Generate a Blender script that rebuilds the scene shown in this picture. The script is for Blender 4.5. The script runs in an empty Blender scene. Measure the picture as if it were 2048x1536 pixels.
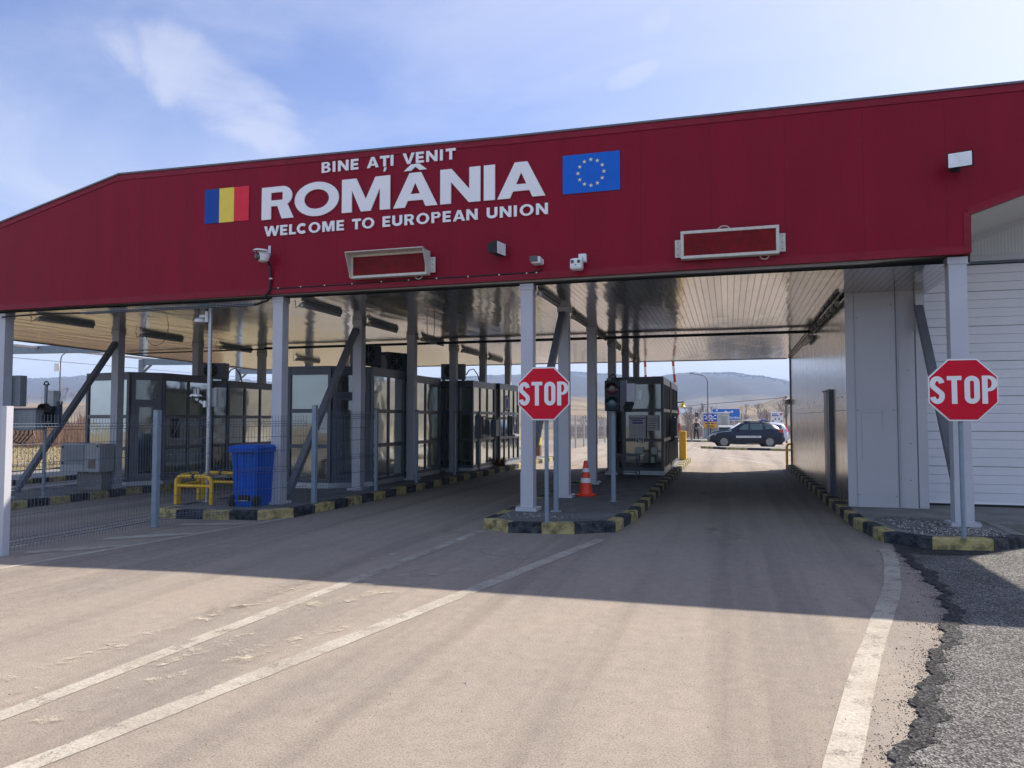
import bpy, bmesh, math, random
from mathutils import Vector, Matrix
random.seed(7)
sc = bpy.context.scene
COL = sc.collection
R = math.radians
# ------------------------------------------------------------------ camera, sky, sun, exposure
cam = bpy.data.cameras.new('camera'); camo = bpy.data.objects.new('camera', cam); COL.objects.link(camo)
cam.sensor_width = 36.0; cam.lens = 36.0 * 1480 / 2048; cam.clip_end = 9000; cam.clip_start = 0.05
camo.location = (0, 0, 1.6)
camo.rotation_euler = (R(90 + 2.71), 0, R(16.33))
sc.camera = camo
SUN = Vector((0.76, 0.765, 1.0)).normalized()
SKY_STRENGTH = 0.12
SUN_STRENGTH = 4.6
sc.view_settings.view_transform = 'Standard'; sc.view_settings.look = 'None'
sc.view_settings.exposure = 1.05; sc.view_settings.gamma = 1.0
w = bpy.data.worlds.new('World'); sc.world = w; w.use_nodes = True
nt = w.node_tree; nt.nodes.clear()
def NN(t, kind, **kw):
    n = t.nodes.new(kind)
    for k, v in kw.items(): setattr(n, k, v)
    return n
wo = NN(nt, 'ShaderNodeOutputWorld'); bg = NN(nt, 'ShaderNodeBackground')
sky = NN(nt, 'ShaderNodeTexSky', sky_type='NISHITA', sun_disc=False)
sky.sun_elevation = math.asin(SUN.z); sky.sun_rotation = math.atan2(SUN.x, SUN.y)
sky.air_density = 1.0; sky.dust_density = 1.6; sky.ozone_density = 1.3; sky.altitude = 150
tc = NN(nt, 'ShaderNodeTexCoord')
sep = NN(nt, 'ShaderNodeSeparateXYZ'); nt.links.new(tc.outputs['Generated'], sep.inputs[0])
# thin cloud veil: directions projected on a flat cloud layer, so the wisps shrink towards the horizon
addz = NN(nt, 'ShaderNodeMath', operation='MAXIMUM'); addz.inputs[1].default_value = 0.0
nt.links.new(sep.outputs['Z'], addz.inputs[0])
addz2 = NN(nt, 'ShaderNodeMath', operation='ADD'); addz2.inputs[1].default_value = 0.12; nt.links.new(addz.outputs[0], addz2.inputs[0])
dx = NN(nt, 'ShaderNodeMath', operation='DIVIDE'); dy = NN(nt, 'ShaderNodeMath', operation='DIVIDE')
nt.links.new(sep.outputs['X'], dx.inputs[0]); nt.links.new(addz2.outputs[0], dx.inputs[1])
nt.links.new(sep.outputs['Y'], dy.inputs[0]); nt.links.new(addz2.outputs[0], dy.inputs[1])
cmb = NN(nt, 'ShaderNodeCombineXYZ'); nt.links.new(dx.outputs[0], cmb.inputs[0]); nt.links.new(dy.outputs[0], cmb.inputs[1])
mpc = NN(nt, 'ShaderNodeMapping'); mpc.inputs['Location'].default_value = (3.1, 1.7, 0.4); mpc.inputs['Rotation'].default_value = (0, 0, 0.5); mpc.inputs['Scale'].default_value = (0.75, 1.15, 1)
nt.links.new(cmb.outputs[0], mpc.inputs[0])
n1 = NN(nt, 'ShaderNodeTexNoise'); n1.inputs['Scale'].default_value = 1.15; n1.inputs['Detail'].default_value = 9; n1.inputs['Roughness'].default_value = 0.6; n1.inputs['Distortion'].default_value = 0.7
nt.links.new(mpc.outputs[0], n1.inputs['Vector'])
r1 = NN(nt, 'ShaderNodeMapRange'); r1.inputs['From Min'].default_value = 0.46; r1.inputs['From Max'].default_value = 0.78; r1.inputs['To Max'].default_value = 0.55
nt.links.new(n1.outputs['Fac'], r1.inputs['Value'])
# the veil thickens towards the horizon and towards the sun's side
hz = NN(nt, 'ShaderNodeMapRange'); hz.inputs['From Min'].default_value = 0.0; hz.inputs['From Max'].default_value = 0.36; hz.inputs['To Min'].default_value = 0.92; hz.inputs['To Max'].default_value = 0.0
nt.links.new(addz.outputs[0], hz.inputs['Value'])
sx = NN(nt, 'ShaderNodeMapRange'); sx.inputs['From Min'].default_value = -0.35; sx.inputs['From Max'].default_value = 0.5; sx.inputs['To Min'].default_value = 0.0; sx.inputs['To Max'].default_value = 0.6
nt.links.new(sep.outputs['X'], sx.inputs['Value'])
ad = NN(nt, 'ShaderNodeMath', operation='ADD'); nt.links.new(r1.outputs[0], ad.inputs[0]); nt.links.new(hz.outputs[0], ad.inputs[1])
ad2 = NN(nt, 'ShaderNodeMath', operation='ADD', use_clamp=True); nt.links.new(ad.outputs[0], ad2.inputs[0]); nt.links.new(sx.outputs[0], ad2.inputs[1])
fy = NN(nt, 'ShaderNodeMapRange'); fy.inputs['From Min'].default_value = -0.25; fy.inputs['From Max'].default_value = 0.7; fy.inputs['To Min'].default_value = 0.10; fy.inputs['To Max'].default_value = 0.85
nt.links.new(sep.outputs['Y'], fy.inputs['Value'])
fm = NN(nt, 'ShaderNodeMath', operation='MULTIPLY'); nt.links.new(fy.outputs[0], fm.inputs[1]); nt.links.new(ad2.outputs[0], fm.inputs[0])
mxc = NN(nt, 'ShaderNodeMixRGB'); mxc.inputs[2].default_value = (3.6, 3.75, 4.3, 1)
tint = NN(nt, 'ShaderNodeMixRGB', blend_type='MULTIPLY'); tint.inputs[0].default_value = 1; tint.inputs[2].default_value = (0.66, 0.65, 0.82, 1)
nt.links.new(sky.outputs[0], tint.inputs[1])
nt.links.new(fm.outputs[0], mxc.inputs[0]); 
def wisp(prev, az, el, wa, we, tilt, amount, loc):
    d = Vector((math.sin(R(az)) * math.cos(R(el)), math.cos(R(az)) * math.cos(R(el)), math.sin(R(el)))); e1 = Vector((math.cos(R(az)), -math.sin(R(az)), 0)); e2 = e1.cross(d)
    f1 = e1 * math.cos(R(tilt)) + e2 * math.sin(R(tilt)); f2 = e2 * math.cos(R(tilt)) - e1 * math.sin(R(tilt)); q = []
    for f, wd in ((f1, wa), (f2, we)):
        dt = NN(nt, 'ShaderNodeVectorMath', operation='DOT_PRODUCT'); dt.inputs[1].default_value = f / wd; nt.links.new(tc.outputs['Generated'], dt.inputs[0])
        sq = NN(nt, 'ShaderNodeMath', operation='POWER'); sq.inputs[1].default_value = 2.0; ab = NN(nt, 'ShaderNodeMath', operation='ABSOLUTE'); nt.links.new(dt.outputs['Value'], ab.inputs[0]); nt.links.new(ab.outputs[0], sq.inputs[0]); q.append(sq)
    sm = NN(nt, 'ShaderNodeMath', operation='ADD'); nt.links.new(q[0].outputs[0], sm.inputs[0]); nt.links.new(q[1].outputs[0], sm.inputs[1])
    mk = NN(nt, 'ShaderNodeMapRange', interpolation_type='SMOOTHSTEP'); mk.inputs['From Min'].default_value = 0; mk.inputs['From Max'].default_value = 1; mk.inputs['To Min'].default_value = 1; mk.inputs['To Max'].default_value = 0; nt.links.new(sm.outputs[0], mk.inputs['Value'])
    mpw = NN(nt, 'ShaderNodeMapping'); mpw.inputs['Location'].default_value = loc; nt.links.new(tc.outputs['Generated'], mpw.inputs[0])
    nw = NN(nt, 'ShaderNodeTexNoise'); nw.inputs['Scale'].default_value = 9; nw.inputs['Detail'].default_value = 9; nw.inputs['Roughness'].default_value = 0.6; nw.inputs['Distortion'].default_value = 1.2; nt.links.new(mpw.outputs[0], nw.inputs['Vector'])
    s1 = NN(nt, 'ShaderNodeMath', operation='MULTIPLY_ADD'); s1.inputs[1].default_value = 0.62; nt.links.new(mk.outputs[0], s1.inputs[0]); nt.links.new(nw.outputs['Fac'], s1.inputs[2])
    r_ = NN(nt, 'ShaderNodeMapRange', interpolation_type='SMOOTHSTEP'); r_.inputs['From Min'].default_value = 0.70; r_.inputs['From Max'].default_value = 1.15; r_.inputs['To Max'].default_value = amount; nt.links.new(s1.outputs[0], r_.inputs['Value'])
    m_ = NN(nt, 'ShaderNodeMixRGB'); m_.inputs[2].default_value = (3.7, 3.7, 4.1, 1); nt.links.new(r_.outputs[0], m_.inputs[0]); nt.links.new(prev, m_.inputs[1]); return m_.outputs[0]
c_ = wisp(tint.outputs[0], -39.0, 23.0, 0.17, 0.065, -22, 0.45, (0, 0, 0)); c_ = wisp(c_, -7.0, 25.0, 0.05, 0.018, 22, 0.2, (2, 1, 0)); c_ = wisp(c_, -5.0, 28.3, 0.03, 0.02, 35, 0.12, (4, 1, 3))
nt.links.new(c_, mxc.inputs[1])
# pale bluish veil added over the unseen sky behind the camera, filling the shade
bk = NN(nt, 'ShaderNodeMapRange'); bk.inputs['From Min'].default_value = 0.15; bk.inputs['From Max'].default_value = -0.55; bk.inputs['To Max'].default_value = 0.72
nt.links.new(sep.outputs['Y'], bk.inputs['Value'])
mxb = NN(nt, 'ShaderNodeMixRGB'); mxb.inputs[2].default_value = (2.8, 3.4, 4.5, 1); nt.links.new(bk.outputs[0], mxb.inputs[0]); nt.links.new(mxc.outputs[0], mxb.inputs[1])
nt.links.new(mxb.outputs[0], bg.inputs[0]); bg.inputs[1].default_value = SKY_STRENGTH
nt.links.new(bg.outputs[0], wo.inputs[0])
sl = bpy.data.lights.new('sun', 'SUN'); sl.energy = SUN_STRENGTH; sl.angle = R(0.5); sl.color = (1.0, 0.90, 0.78)
so = bpy.data.objects.new('sun', sl); COL.objects.link(so)
so.rotation_euler = (-SUN).to_track_quat('-Z', 'Y').to_euler(); so.location = (20, 20, 40)
sc.cycles.max_bounces = 8; sc.cycles.transparent_max_bounces = 24
sc.cycles.caustics_reflective = False; sc.cycles.caustics_refractive = False

def gz(x, y): return -0.02 * min(14, max(0, -5.5 - x)) - 0.0065 * min(50, max(0, y - 30))

# ------------------------------------------------------------------ materials
M = {}
def mat(name, col, rough=0.6, metal=0.0, var=0.12, vscale=6.0, bump=0.0, bscale=40.0, spec=0.5, stretch=(1, 1, 1), coat=0.0, col2=None, thr=None):
    m = bpy.data.materials.new(name); m.use_nodes = True; t = m.node_tree; b = t.nodes['Principled BSDF']
    b.inputs['Roughness'].default_value = rough; b.inputs['Metallic'].default_value = metal
    b.inputs['Specular IOR Level'].default_value = spec; b.inputs['Coat Weight'].default_value = coat
    tcn = NN(t, 'ShaderNodeTexCoord'); mp = NN(t, 'ShaderNodeMapping'); mp.inputs['Scale'].default_value = stretch
    t.links.new(tcn.outputs['Object'], mp.inputs[0])
    nz = NN(t, 'ShaderNodeTexNoise'); nz.inputs['Scale'].default_value = vscale; nz.inputs['Detail'].default_value = 6; nz.inputs['Roughness'].default_value = 0.62
    t.links.new(mp.outputs[0], nz.inputs['Vector'])
    cr = NN(t, 'ShaderNodeValToRGB'); e = cr.color_ramp.elements
    lo = [c * (1 - var) for c in col]; hi = [min(1, c * (1 + var)) for c in col]
    if col2: hi = list(col2)
    e[0].color = (*lo, 1); e[1].color = (*hi, 1)
    if thr: e[0].position, e[1].position = thr
    else: e[0].position, e[1].position = 0.3, 0.7
    t.links.new(nz.outputs['Fac'], cr.inputs[0]); t.links.new(cr.outputs[0], b.inputs['Base Color'])
    if bump:
        n2 = NN(t, 'ShaderNodeTexNoise'); n2.inputs['Scale'].default_value = bscale; n2.inputs['Detail'].default_value = 4
        t.links.new(mp.outputs[0], n2.inputs['Vector'])
        bp = NN(t, 'ShaderNodeBump'); bp.inputs['Strength'].default_value = bump; bp.inputs['Distance'].default_value = 0.02
        t.links.new(n2.outputs['Fac'], bp.inputs['Height']); t.links.new(bp.outputs[0], b.inputs['Normal'])
    M[name] = m; return m
mat('column_paint', (0.45, 0.46, 0.51), 0.42, var=0.06, vscale=2)
mat('dark_frame', (0.050, 0.064, 0.090), 0.35, var=0.12, vscale=3)
mat('grey_frame', (0.11, 0.115, 0.135), 0.4, var=0.1, vscale=3)
mat('galvanised', (0.42, 0.45, 0.48), 0.38, 0.75, var=0.25, vscale=30)
mat('post_paint', (0.20, 0.25, 0.31), 0.45, var=0.12, vscale=8)
mat('wire', (0.10, 0.12, 0.16), 0.5, 0.3)
mat('black_plastic', (0.012, 0.013, 0.015), 0.5, spec=.3, var=0.2)
mat('rubber', (0.02, 0.02, 0.022), 0.8, var=0.2)
mat('white_plastic', (0.72, 0.73, 0.74), 0.45, var=0.06)
mat('sign_white', (0.78, 0.78, 0.80), 0.5, var=0.03)
mat('letter_white', (0.80, 0.80, 0.84), 0.6, var=0.04, vscale=2)
mat('sign_red', (0.60, 0.006, 0.028), 0.5, spec=0.15, var=0.06, vscale=3)
mat('red_trim', (0.22, 0.005, 0.022), 0.4, spec=0.2, var=0.25, vscale=4, stretch=(1, 1, 3))
mat('flag_blue', (0.004, 0.12, 0.58), 0.5, spec=.2, var=0.06)
mat('flag_navy', (0.006, 0.06, 0.32), 0.5, spec=.2, var=0.06)
mat('flag_yellow', (0.78, 0.60, 0.06), 0.5, var=0.05)
mat('flag_red', (0.70, 0.028, 0.06), 0.5, spec=.2, var=0.06)
mat('star', (0.75, 0.72, 0.45), 0.5, var=0.05)
mat('ivory_metal', (0.55, 0.53, 0.48), 0.45, var=0.12, vscale=12)
mat('display_red', (0.15, 0.002, 0.004), 0.25, var=0.35, vscale=7, spec=0.12)
mat('bin_blue', (0.004, 0.075, 0.42), 0.45, spec=0.2, var=0.12, vscale=5)
mat('orange', (0.85, 0.05, 0.01), 0.45, var=0.1, vscale=9)
mat('yellow_paint', (0.72, 0.42, 0.01), 0.35, var=0.12, vscale=9)
mat('kerb_yellow', (0.13, 0.105, 0.055), 0.9, var=0.35, vscale=7, bump=0.8, bscale=45, col2=(0.44, 0.37, 0.17), thr=(0.30, 0.58), spec=.2)
mat('kerb_dark', (0.022, 0.028, 0.040), 0.8, var=0.4, vscale=9, bump=0.6, bscale=45, col2=(0.10, 0.105, 0.11), thr=(0.4, 0.75), spec=.2)
mat('concrete', (0.17, 0.165, 0.155), 0.85, var=0.3, vscale=2.5, bump=0.35, bscale=70)
mat('pavement_asphalt', (0.13, 0.125, 0.125), 0.9, var=0.3, vscale=2.2, bump=0.5, bscale=90)
mat('white_panel', (0.44, 0.44, 0.47), 0.42, var=0.05, vscale=1.6, stretch=(1, 1, 0.4))
mat('door_white', (0.66, 0.67, 0.72), 0.42, var=0.05, vscale=1.5)
mat('cabinet_grey', (0.33, 0.34, 0.36), 0.5, var=0.12, vscale=9)
mat('box_grey', (0.20, 0.22, 0.24), 0.5, var=0.1)
mat('paper', (0.62, 0.60, 0.60), 0.8, var=0.04)
mat('print_blue', (0.06, 0.08, 0.30), 0.7)
mat('print_dark', (0.09, 0.09, 0.12), 0.8)
mat('lens_red', (0.055, 0.012, 0.02), 0.18, var=0.2, coat=0.6)
mat('lens_green', (0.008, 0.055, 0.07), 0.18, var=0.2, coat=0.6)
mat('lens_black', (0.01, 0.01, 0.012), 0.06, coat=1.0)
mat('lamp_glass', (0.75, 0.77, 0.8), 0.12, coat=0.5)
mat('booth_inside', (0.50, 0.53, 0.50), 0.85, var=0.15, vscale=1.2)
mat('blind', (0.46, 0.50, 0.47), 0.7, var=0.08, vscale=0.8)
mat('sign_blue', (0.010, 0.14, 0.55), 0.5, var=0.05)
mat('sign_navy', (0.012, 0.045, 0.42), 0.5, var=0.05)
mat('sign_orange', (0.80, 0.38, 0.02), 0.5, var=0.05)
mat('cabin_white', (0.52, 0.54, 0.56), 0.5, var=0.08, vscale=1.5)
mat('cabin_shutter', (0.36, 0.36, 0.37), 0.5, var=0.06)
mat('car_navy', (0.004, 0.010, 0.032), 0.35, var=0.05, coat=0.25, spec=.25)
mat('car_white', (0.52, 0.58, 0.72), 0.25, var=0.04, coat=1.0)
mat('car_glass', (0.02, 0.06, 0.065), 0.06, var=0.3, vscale=4, coat=1.0)
mat('alloy', (0.30, 0.31, 0.32), 0.35, 0.7)
mat('tail_red', (0.42, 0.01, 0.02), 0.2, coat=1.0)
mat('beacon_blue', (0.01, 0.05, 0.45), 0.2, coat=1.0)
mat('rust', (0.20, 0.07, 0.02), 0.9, var=0.4, vscale=20)
mat('bark', (0.20, 0.165, 0.15), 0.9, var=0.25)
mat('twig', (0.23, 0.185, 0.175), 0.9, var=0.25)
mat('reed', (0.40, 0.27, 0.17), 0.9, var=0.35, vscale=0.6)
mat('grass_blade', (0.27, 0.23, 0.12), 0.9, var=0.4, vscale=0.8)
mat('roof_grey', (0.30, 0.30, 0.31), 0.6)
mat('stone_dark', (0.045, 0.045, 0.05), 0.9, var=0.4, vscale=30)
mat('stone_pale', (0.42, 0.40, 0.38), 0.9, var=0.3, vscale=30)
mat('hut_white', (0.85, 0.85, 0.85), 0.5)
mat('wood_pole', (0.11, 0.10, 0.10), 0.9)
mat('opening_dark', (0.03, 0.035, 0.035), 0.8)

def principled(name):
    m = bpy.data.materials.new(name); m.use_nodes = True; M[name] = m
    return m, m.node_tree, m.node_tree.nodes['Principled BSDF']
def noise(t, vec, scale, detail=5, rough=0.6, dist=0.0):
    n = NN(t, 'ShaderNodeTexNoise'); n.inputs['Scale'].default_value = scale; n.inputs['Detail'].default_value = detail
    n.inputs['Roughness'].default_value = rough; n.inputs['Distortion'].default_value = dist
    t.links.new(vec, n.inputs['Vector']); return n.outputs['Fac']
def ramp(t, fac, stops):
    c = NN(t, 'ShaderNodeValToRGB'); e = c.color_ramp.elements
    while len(e) < len(stops): e.new(0.5)
    for i, (p, col) in enumerate(stops): e[i].position = p; e[i].color = (*col, 1) if len(col) == 3 else col
    t.links.new(fac, c.inputs[0]); return c.outputs[0]
def mixc(t, fac, a, b, mode='MIX'):
    n = NN(t, 'ShaderNodeMixRGB', blend_type=mode)
    for i, v in ((0, fac), (1, a), (2, b)):
        if hasattr(v, 'node'): t.links.new(v, n.inputs[i])
        elif isinstance(v, (int, float)): n.inputs[i].default_value = v
        else: n.inputs[i].default_value = (*v, 1)
    return n.outputs[0]
def math2(t, op, a, b=None, clamp=False):
    n = NN(t, 'ShaderNodeMath', operation=op, use_clamp=clamp)
    for i, v in ((0, a), (1, b)):
        if v is None: continue
        if hasattr(v, 'node'): t.links.new(v, n.inputs[i])
        else: n.inputs[i].default_value = v
    return n.outputs[0]
def objvec(t, scale=(1, 1, 1), rot=(0, 0, 0)):
    c = NN(t, 'ShaderNodeTexCoord'); mp = NN(t, 'ShaderNodeMapping'); mp.inputs['Scale'].default_value = scale; mp.inputs['Rotation'].default_value = rot
    t.links.new(c.outputs['Object'], mp.inputs[0]); return mp.outputs[0]
def bump(t, b, h, strength, dist=0.02):
    n = NN(t, 'ShaderNodeBump'); n.inputs['Strength'].default_value = strength; n.inputs['Distance'].default_value = dist
    t.links.new(h, n.inputs['Height']); t.links.new(n.outputs[0], b.inputs['Normal'])

# worn, dusty asphalt of the roadway
def stony(name, dark, pale, scale):
    m, t, b = principled(name); v = objvec(t); vo = NN(t, 'ShaderNodeTexVoronoi'); vo.inputs['Scale'].default_value = scale; t.links.new(v, vo.inputs['Vector'])
    s3 = NN(t, 'ShaderNodeSeparateXYZ'); t.links.new(vo.outputs['Color'], s3.inputs[0])
    c = ramp(t, s3.outputs[0], [(0.1, dark), (0.55, tuple((a + b_) * .42 for a, b_ in zip(dark, pale))), (0.95, pale)])
    c = mixc(t, 0.9, c, ramp(t, vo.outputs['Distance'], [(0.25, (1, 1, 1)), (0.75, (0.35, 0.35, 0.35))]), 'MULTIPLY')
    c = mixc(t, 0.8, c, ramp(t, noise(t, v, 1.4, 6, 0.65), [(0.33, (0.55, 0.55, 0.56)), (0.62, (1, 1, 1))]), 'MULTIPLY')
    t.links.new(c, b.inputs['Base Color']); b.inputs['Roughness'].default_value = 0.9; b.inputs['Specular IOR Level'].default_value = 0.2
    bump(t, b, vo.outputs['Distance'], 0.9, 0.008)
def asphalt(name, base, patch, dust, speck, fine=230, amount=1.0):
    m, t, b = principled(name); v = objvec(t)
    big = noise(t, v, 0.35, 6, 0.62, 0.4); vs = objvec(t, (1.0, 0.28, 1)); streak = noise(t, vs, 1.1, 6, 0.65)
    mid = noise(t, v, 9, 5, 0.7); fin = noise(t, v, fine, 4, 0.8); f3 = noise(t, v, fine * .38, 4, .75)
    c = ramp(t, big, [(0.32, patch), (0.66, base)])
    c = mixc(t, math2(t, 'MULTIPLY', ramp(t, streak, [(0.45, (0, 0, 0)), (0.75, (1, 1, 1))]), 0.6), c, dust)
    c = mixc(t, 0.5, c, ramp(t, mid, [(0.3, (0.62, 0.62, 0.62)), (0.7, (1, 1, 1))]), 'MULTIPLY')
    c = mixc(t, 0.75 * amount, c, ramp(t, fin, [(0.34, (0.28, 0.27, 0.26)), (0.5, (0.86, 0.86, 0.86)), (0.68, (1.0, 0.98, 0.95))]), 'MULTIPLY')
    trk = noise(t, objvec(t, (1.7, 0.05, 1)), 1.0, 4, 0.6); blot = noise(t, objvec(t, (1, .55, 1)), 0.95, 7, 0.68, 0.6)
    c = mixc(t, 0.85, c, ramp(t, trk, [(0.36, (0.70, 0.70, 0.72)), (0.55, (1, 1, 1))]), 'MULTIPLY')
    c = mixc(t, 0.8, c, ramp(t, blot, [(0.27, (0.55, 0.52, 0.48)), (0.40, (1, 1, 1)), (0.66, (1, 1, 1)), (0.78, (1.0, 0.93, 0.82))]), 'MULTIPLY')
    c = mixc(t, 0.75 * amount, c, ramp(t, f3, [(0.38, (0.45, 0.44, 0.43)), (0.53, (1, 1, 1)), (0.72, (1.0, 1.0, 1.0))]), 'MULTIPLY')
    vo = NN(t, 'ShaderNodeTexVoronoi'); vo.inputs['Scale'].default_value = 7; t.links.new(v, vo.inputs['Vector'])
    dots = ramp(t, vo.outputs['Distance'], [(0.045, (1, 1, 1)), (0.06, (0, 0, 0))])
    c = mixc(t, math2(t, 'MULTIPLY', dots, 0.55), c, speck)
    t.links.new(c, b.inputs['Base Color']); b.inputs['Roughness'].default_value = 0.85; b.inputs['Specular IOR Level'].default_value = 0.25
    bump(t, b, fin, 0.55, 0.006)
    return m
asphalt('asphalt', (0.415, 0.355, 0.292), (0.345, 0.305, 0.262), (0.48, 0.405, 0.325), (0.05, 0.045, 0.045))
stony('fresh_asphalt', (0.075, 0.073, 0.072), (0.36, 0.35, 0.33), 85)
stony('gravel', (0.06, 0.06, 0.06), (0.50, 0.48, 0.46), 55)
stony('dark_rubble', (0.020, 0.020, 0.021), (0.13, 0.13, 0.13), 70)

# worn road paint: the asphalt shows through
def road_paint(name, keep, colr=(0.50, 0.46, 0.385)):
    m, t, b = principled(name); v = objvec(t)
    fin = noise(t, v, 150, 4, 0.75); mid = noise(t, v, 5.5, 6, 0.7, 0.3)
    b.inputs['Base Color'].default_value = (*colr, 1)
    c = mixc(t, 1.0, colr, ramp(t, noise(t, v, 60, 4, 0.7), [(0.3, (0.6, 0.6, 0.6)), (0.65, (1, 1, 1))]), 'MULTIPLY'); c = mixc(t, 0.8, c, ramp(t, noise(t, v, 1.3, 5, .65), [(0.35, (0.68, 0.66, 0.63)), (0.6, (1, 1, 1))]), 'MULTIPLY'); t.links.new(c, b.inputs['Base Color'])
    b.inputs['Roughness'].default_value = 0.8
    s = math2(t, 'ADD', math2(t, 'MULTIPLY', fin, 0.55), math2(t, 'MULTIPLY', mid, 0.6))
    a = ramp(t, s, [(keep, (0, 0, 0)), (keep + 0.07, (1, 1, 1))])
    t.links.new(math2(t, 'MULTIPLY', a, 0.9), b.inputs['Alpha'])
road_paint('road_paint', 0.46); road_paint('faded_paint', 0.575); road_paint('stain_pale', 0.60, (0.62, 0.56, 0.44))

# red sandwich panels: vertical joints, faint micro ribs
m, t, b = principled('red_panel')
c = NN(t, 'ShaderNodeTexCoord'); s3 = NN(t, 'ShaderNodeSeparateXYZ'); t.links.new(c.outputs['Object'], s3.inputs[0])
fx = math2(t, 'FRACT', math2(t, 'DIVIDE', s3.outputs['X'], 1.04)); jt = math2(t, 'LESS_THAN', fx, 0.010)
rib = math2(t, 'FRACT', math2(t, 'DIVIDE', s3.outputs['X'], 0.052)); ribs = math2(t, 'LESS_THAN', rib, 0.3)
v = objvec(t, (1, 1, 0.25)); nz = noise(t, v, 2.2, 5, 0.6)
pid = math2(t, 'FLOOR', math2(t, 'DIVIDE', s3.outputs['X'], 1.04)); wn = NN(t, 'ShaderNodeTexWhiteNoise', noise_dimensions='1D'); t.links.new(pid, wn.inputs['W'])
cc = ramp(t, nz, [(0.3, (0.215, 0.0045, 0.020)), (0.7, (0.25, 0.0055, 0.024))])
cc = mixc(t, math2(t, 'MULTIPLY', wn.outputs['Value'], 0.18), cc, (0.17, 0.006, 0.02))
dirt = noise(t, objvec(t, (1.2, 1, .12)), 2.6, 6, .7); cc = mixc(t, .55, cc, ramp(t, dirt, [(0.3, (0.80, 0.8, 0.8)), (0.6, (1, 1, 1))]), 'MULTIPLY')
cc = mixc(t, jt, cc, (0.15, 0.004, 0.016)); t.links.new(cc, b.inputs['Base Color'])
b.inputs['Roughness'].default_value = 0.36; b.inputs['Specular IOR Level'].default_value = 0.11
h = math2(t, 'ADD', math2(t, 'MULTIPLY', ribs, 0.10), math2(t, 'ADD', math2(t, 'MULTIPLY', jt, -.5), math2(t, 'MULTIPLY', noise(t, objvec(t, (1, 1, .6)), 1.1, 2, .5), 2.5))); bump(t, b, h, 0.30, 0.006)

# polished ribbed soffit sheet, ribs run along the lanes
m, t, b = principled('soffit_sheet')
c = NN(t, 'ShaderNodeTexCoord'); s3 = NN(t, 'ShaderNodeSeparateXYZ'); t.links.new(c.outputs['Object'], s3.inputs[0])
fx = math2(t, 'FRACT', math2(t, 'DIVIDE', s3.outputs['X'], 0.10)); g1 = math2(t, 'LESS_THAN', fx, 0.10)
f2 = math2(t, 'FRACT', math2(t, 'DIVIDE', s3.outputs['X'], 1.0)); g2 = math2(t, 'LESS_THAN', f2, 0.02)
gg_ = math2(t, 'MAXIMUM', g1, g2)
v = objvec(t, (1.6, 0.45, 1)); dent = noise(t, v, 1.3, 3, 0.5); v2 = objvec(t); nz = noise(t, v2, 3, 4, 0.6)
cc = ramp(t, nz, [(0.3, (0.52, 0.50, 0.48)), (0.7, (0.62, 0.60, 0.58))]); cc = mixc(t, gg_, cc, (0.16, 0.16, 0.165))
t.links.new(cc, b.inputs['Base Color']); b.inputs['Metallic'].default_value = 0.82; b.inputs['Roughness'].default_value = 0.13
h = math2(t, 'ADD', math2(t, 'MULTIPLY', gg_, -0.10), math2(t, 'MULTIPLY', dent, 1.6)); bump(t, b, h, 0.32, 0.03)

# brushed, slightly dented wall sheet with vertical joints along Y
m, t, b = principled('wall_sheet')
c = NN(t, 'ShaderNodeTexCoord'); s3 = NN(t, 'ShaderNodeSeparateXYZ'); t.links.new(c.outputs['Object'], s3.inputs[0])
fy = math2(t, 'FRACT', math2(t, 'DIVIDE', s3.outputs['Y'], 1.0)); jt = math2(t, 'LESS_THAN', fy, 0.014)
v = objvec(t, (1, 1.4, 0.2)); dent = noise(t, v, 1.6, 4, 0.55); st = noise(t, objvec(t, (1, 6, 0.25)), 5, 5, 0.7)
cc = ramp(t, st, [(0.3, (0.42, 0.43, 0.44)), (0.7, (0.58, 0.58, 0.57))]); cc = mixc(t, jt, cc, (0.07, 0.07, 0.075))
t.links.new(cc, b.inputs['Base Color']); b.inputs['Metallic'].default_value = 0.88
rr = ramp(t, st, [(0.3, (0.16, 0.16, 0.16)), (0.7, (0.30, 0.30, 0.30))]); t.links.new(rr, b.inputs['Roughness'])
h = math2(t, 'ADD', dent, math2(t, 'MULTIPLY', jt, -0.6)); bump(t, b, h, 0.25, 0.03)

# gable siding: fine vertical ribs
m, t, b = principled('siding')
c = NN(t, 'ShaderNodeTexCoord'); s3 = NN(t, 'ShaderNodeSeparateXYZ'); t.links.new(c.outputs['Object'], s3.inputs[0])
r_ = math2(t, 'FRACT', math2(t, 'DIVIDE', s3.outputs['X'], 0.05)); rb = math2(t, 'LESS_THAN', r_, 0.35)
t.links.new(mixc(t, rb, (0.50, 0.52, 0.52), (0.42, 0.44, 0.44)), b.inputs['Base Color']); b.inputs['Roughness'].default_value = 0.45
bump(t, b, rb, 0.4, 0.006)

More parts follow.
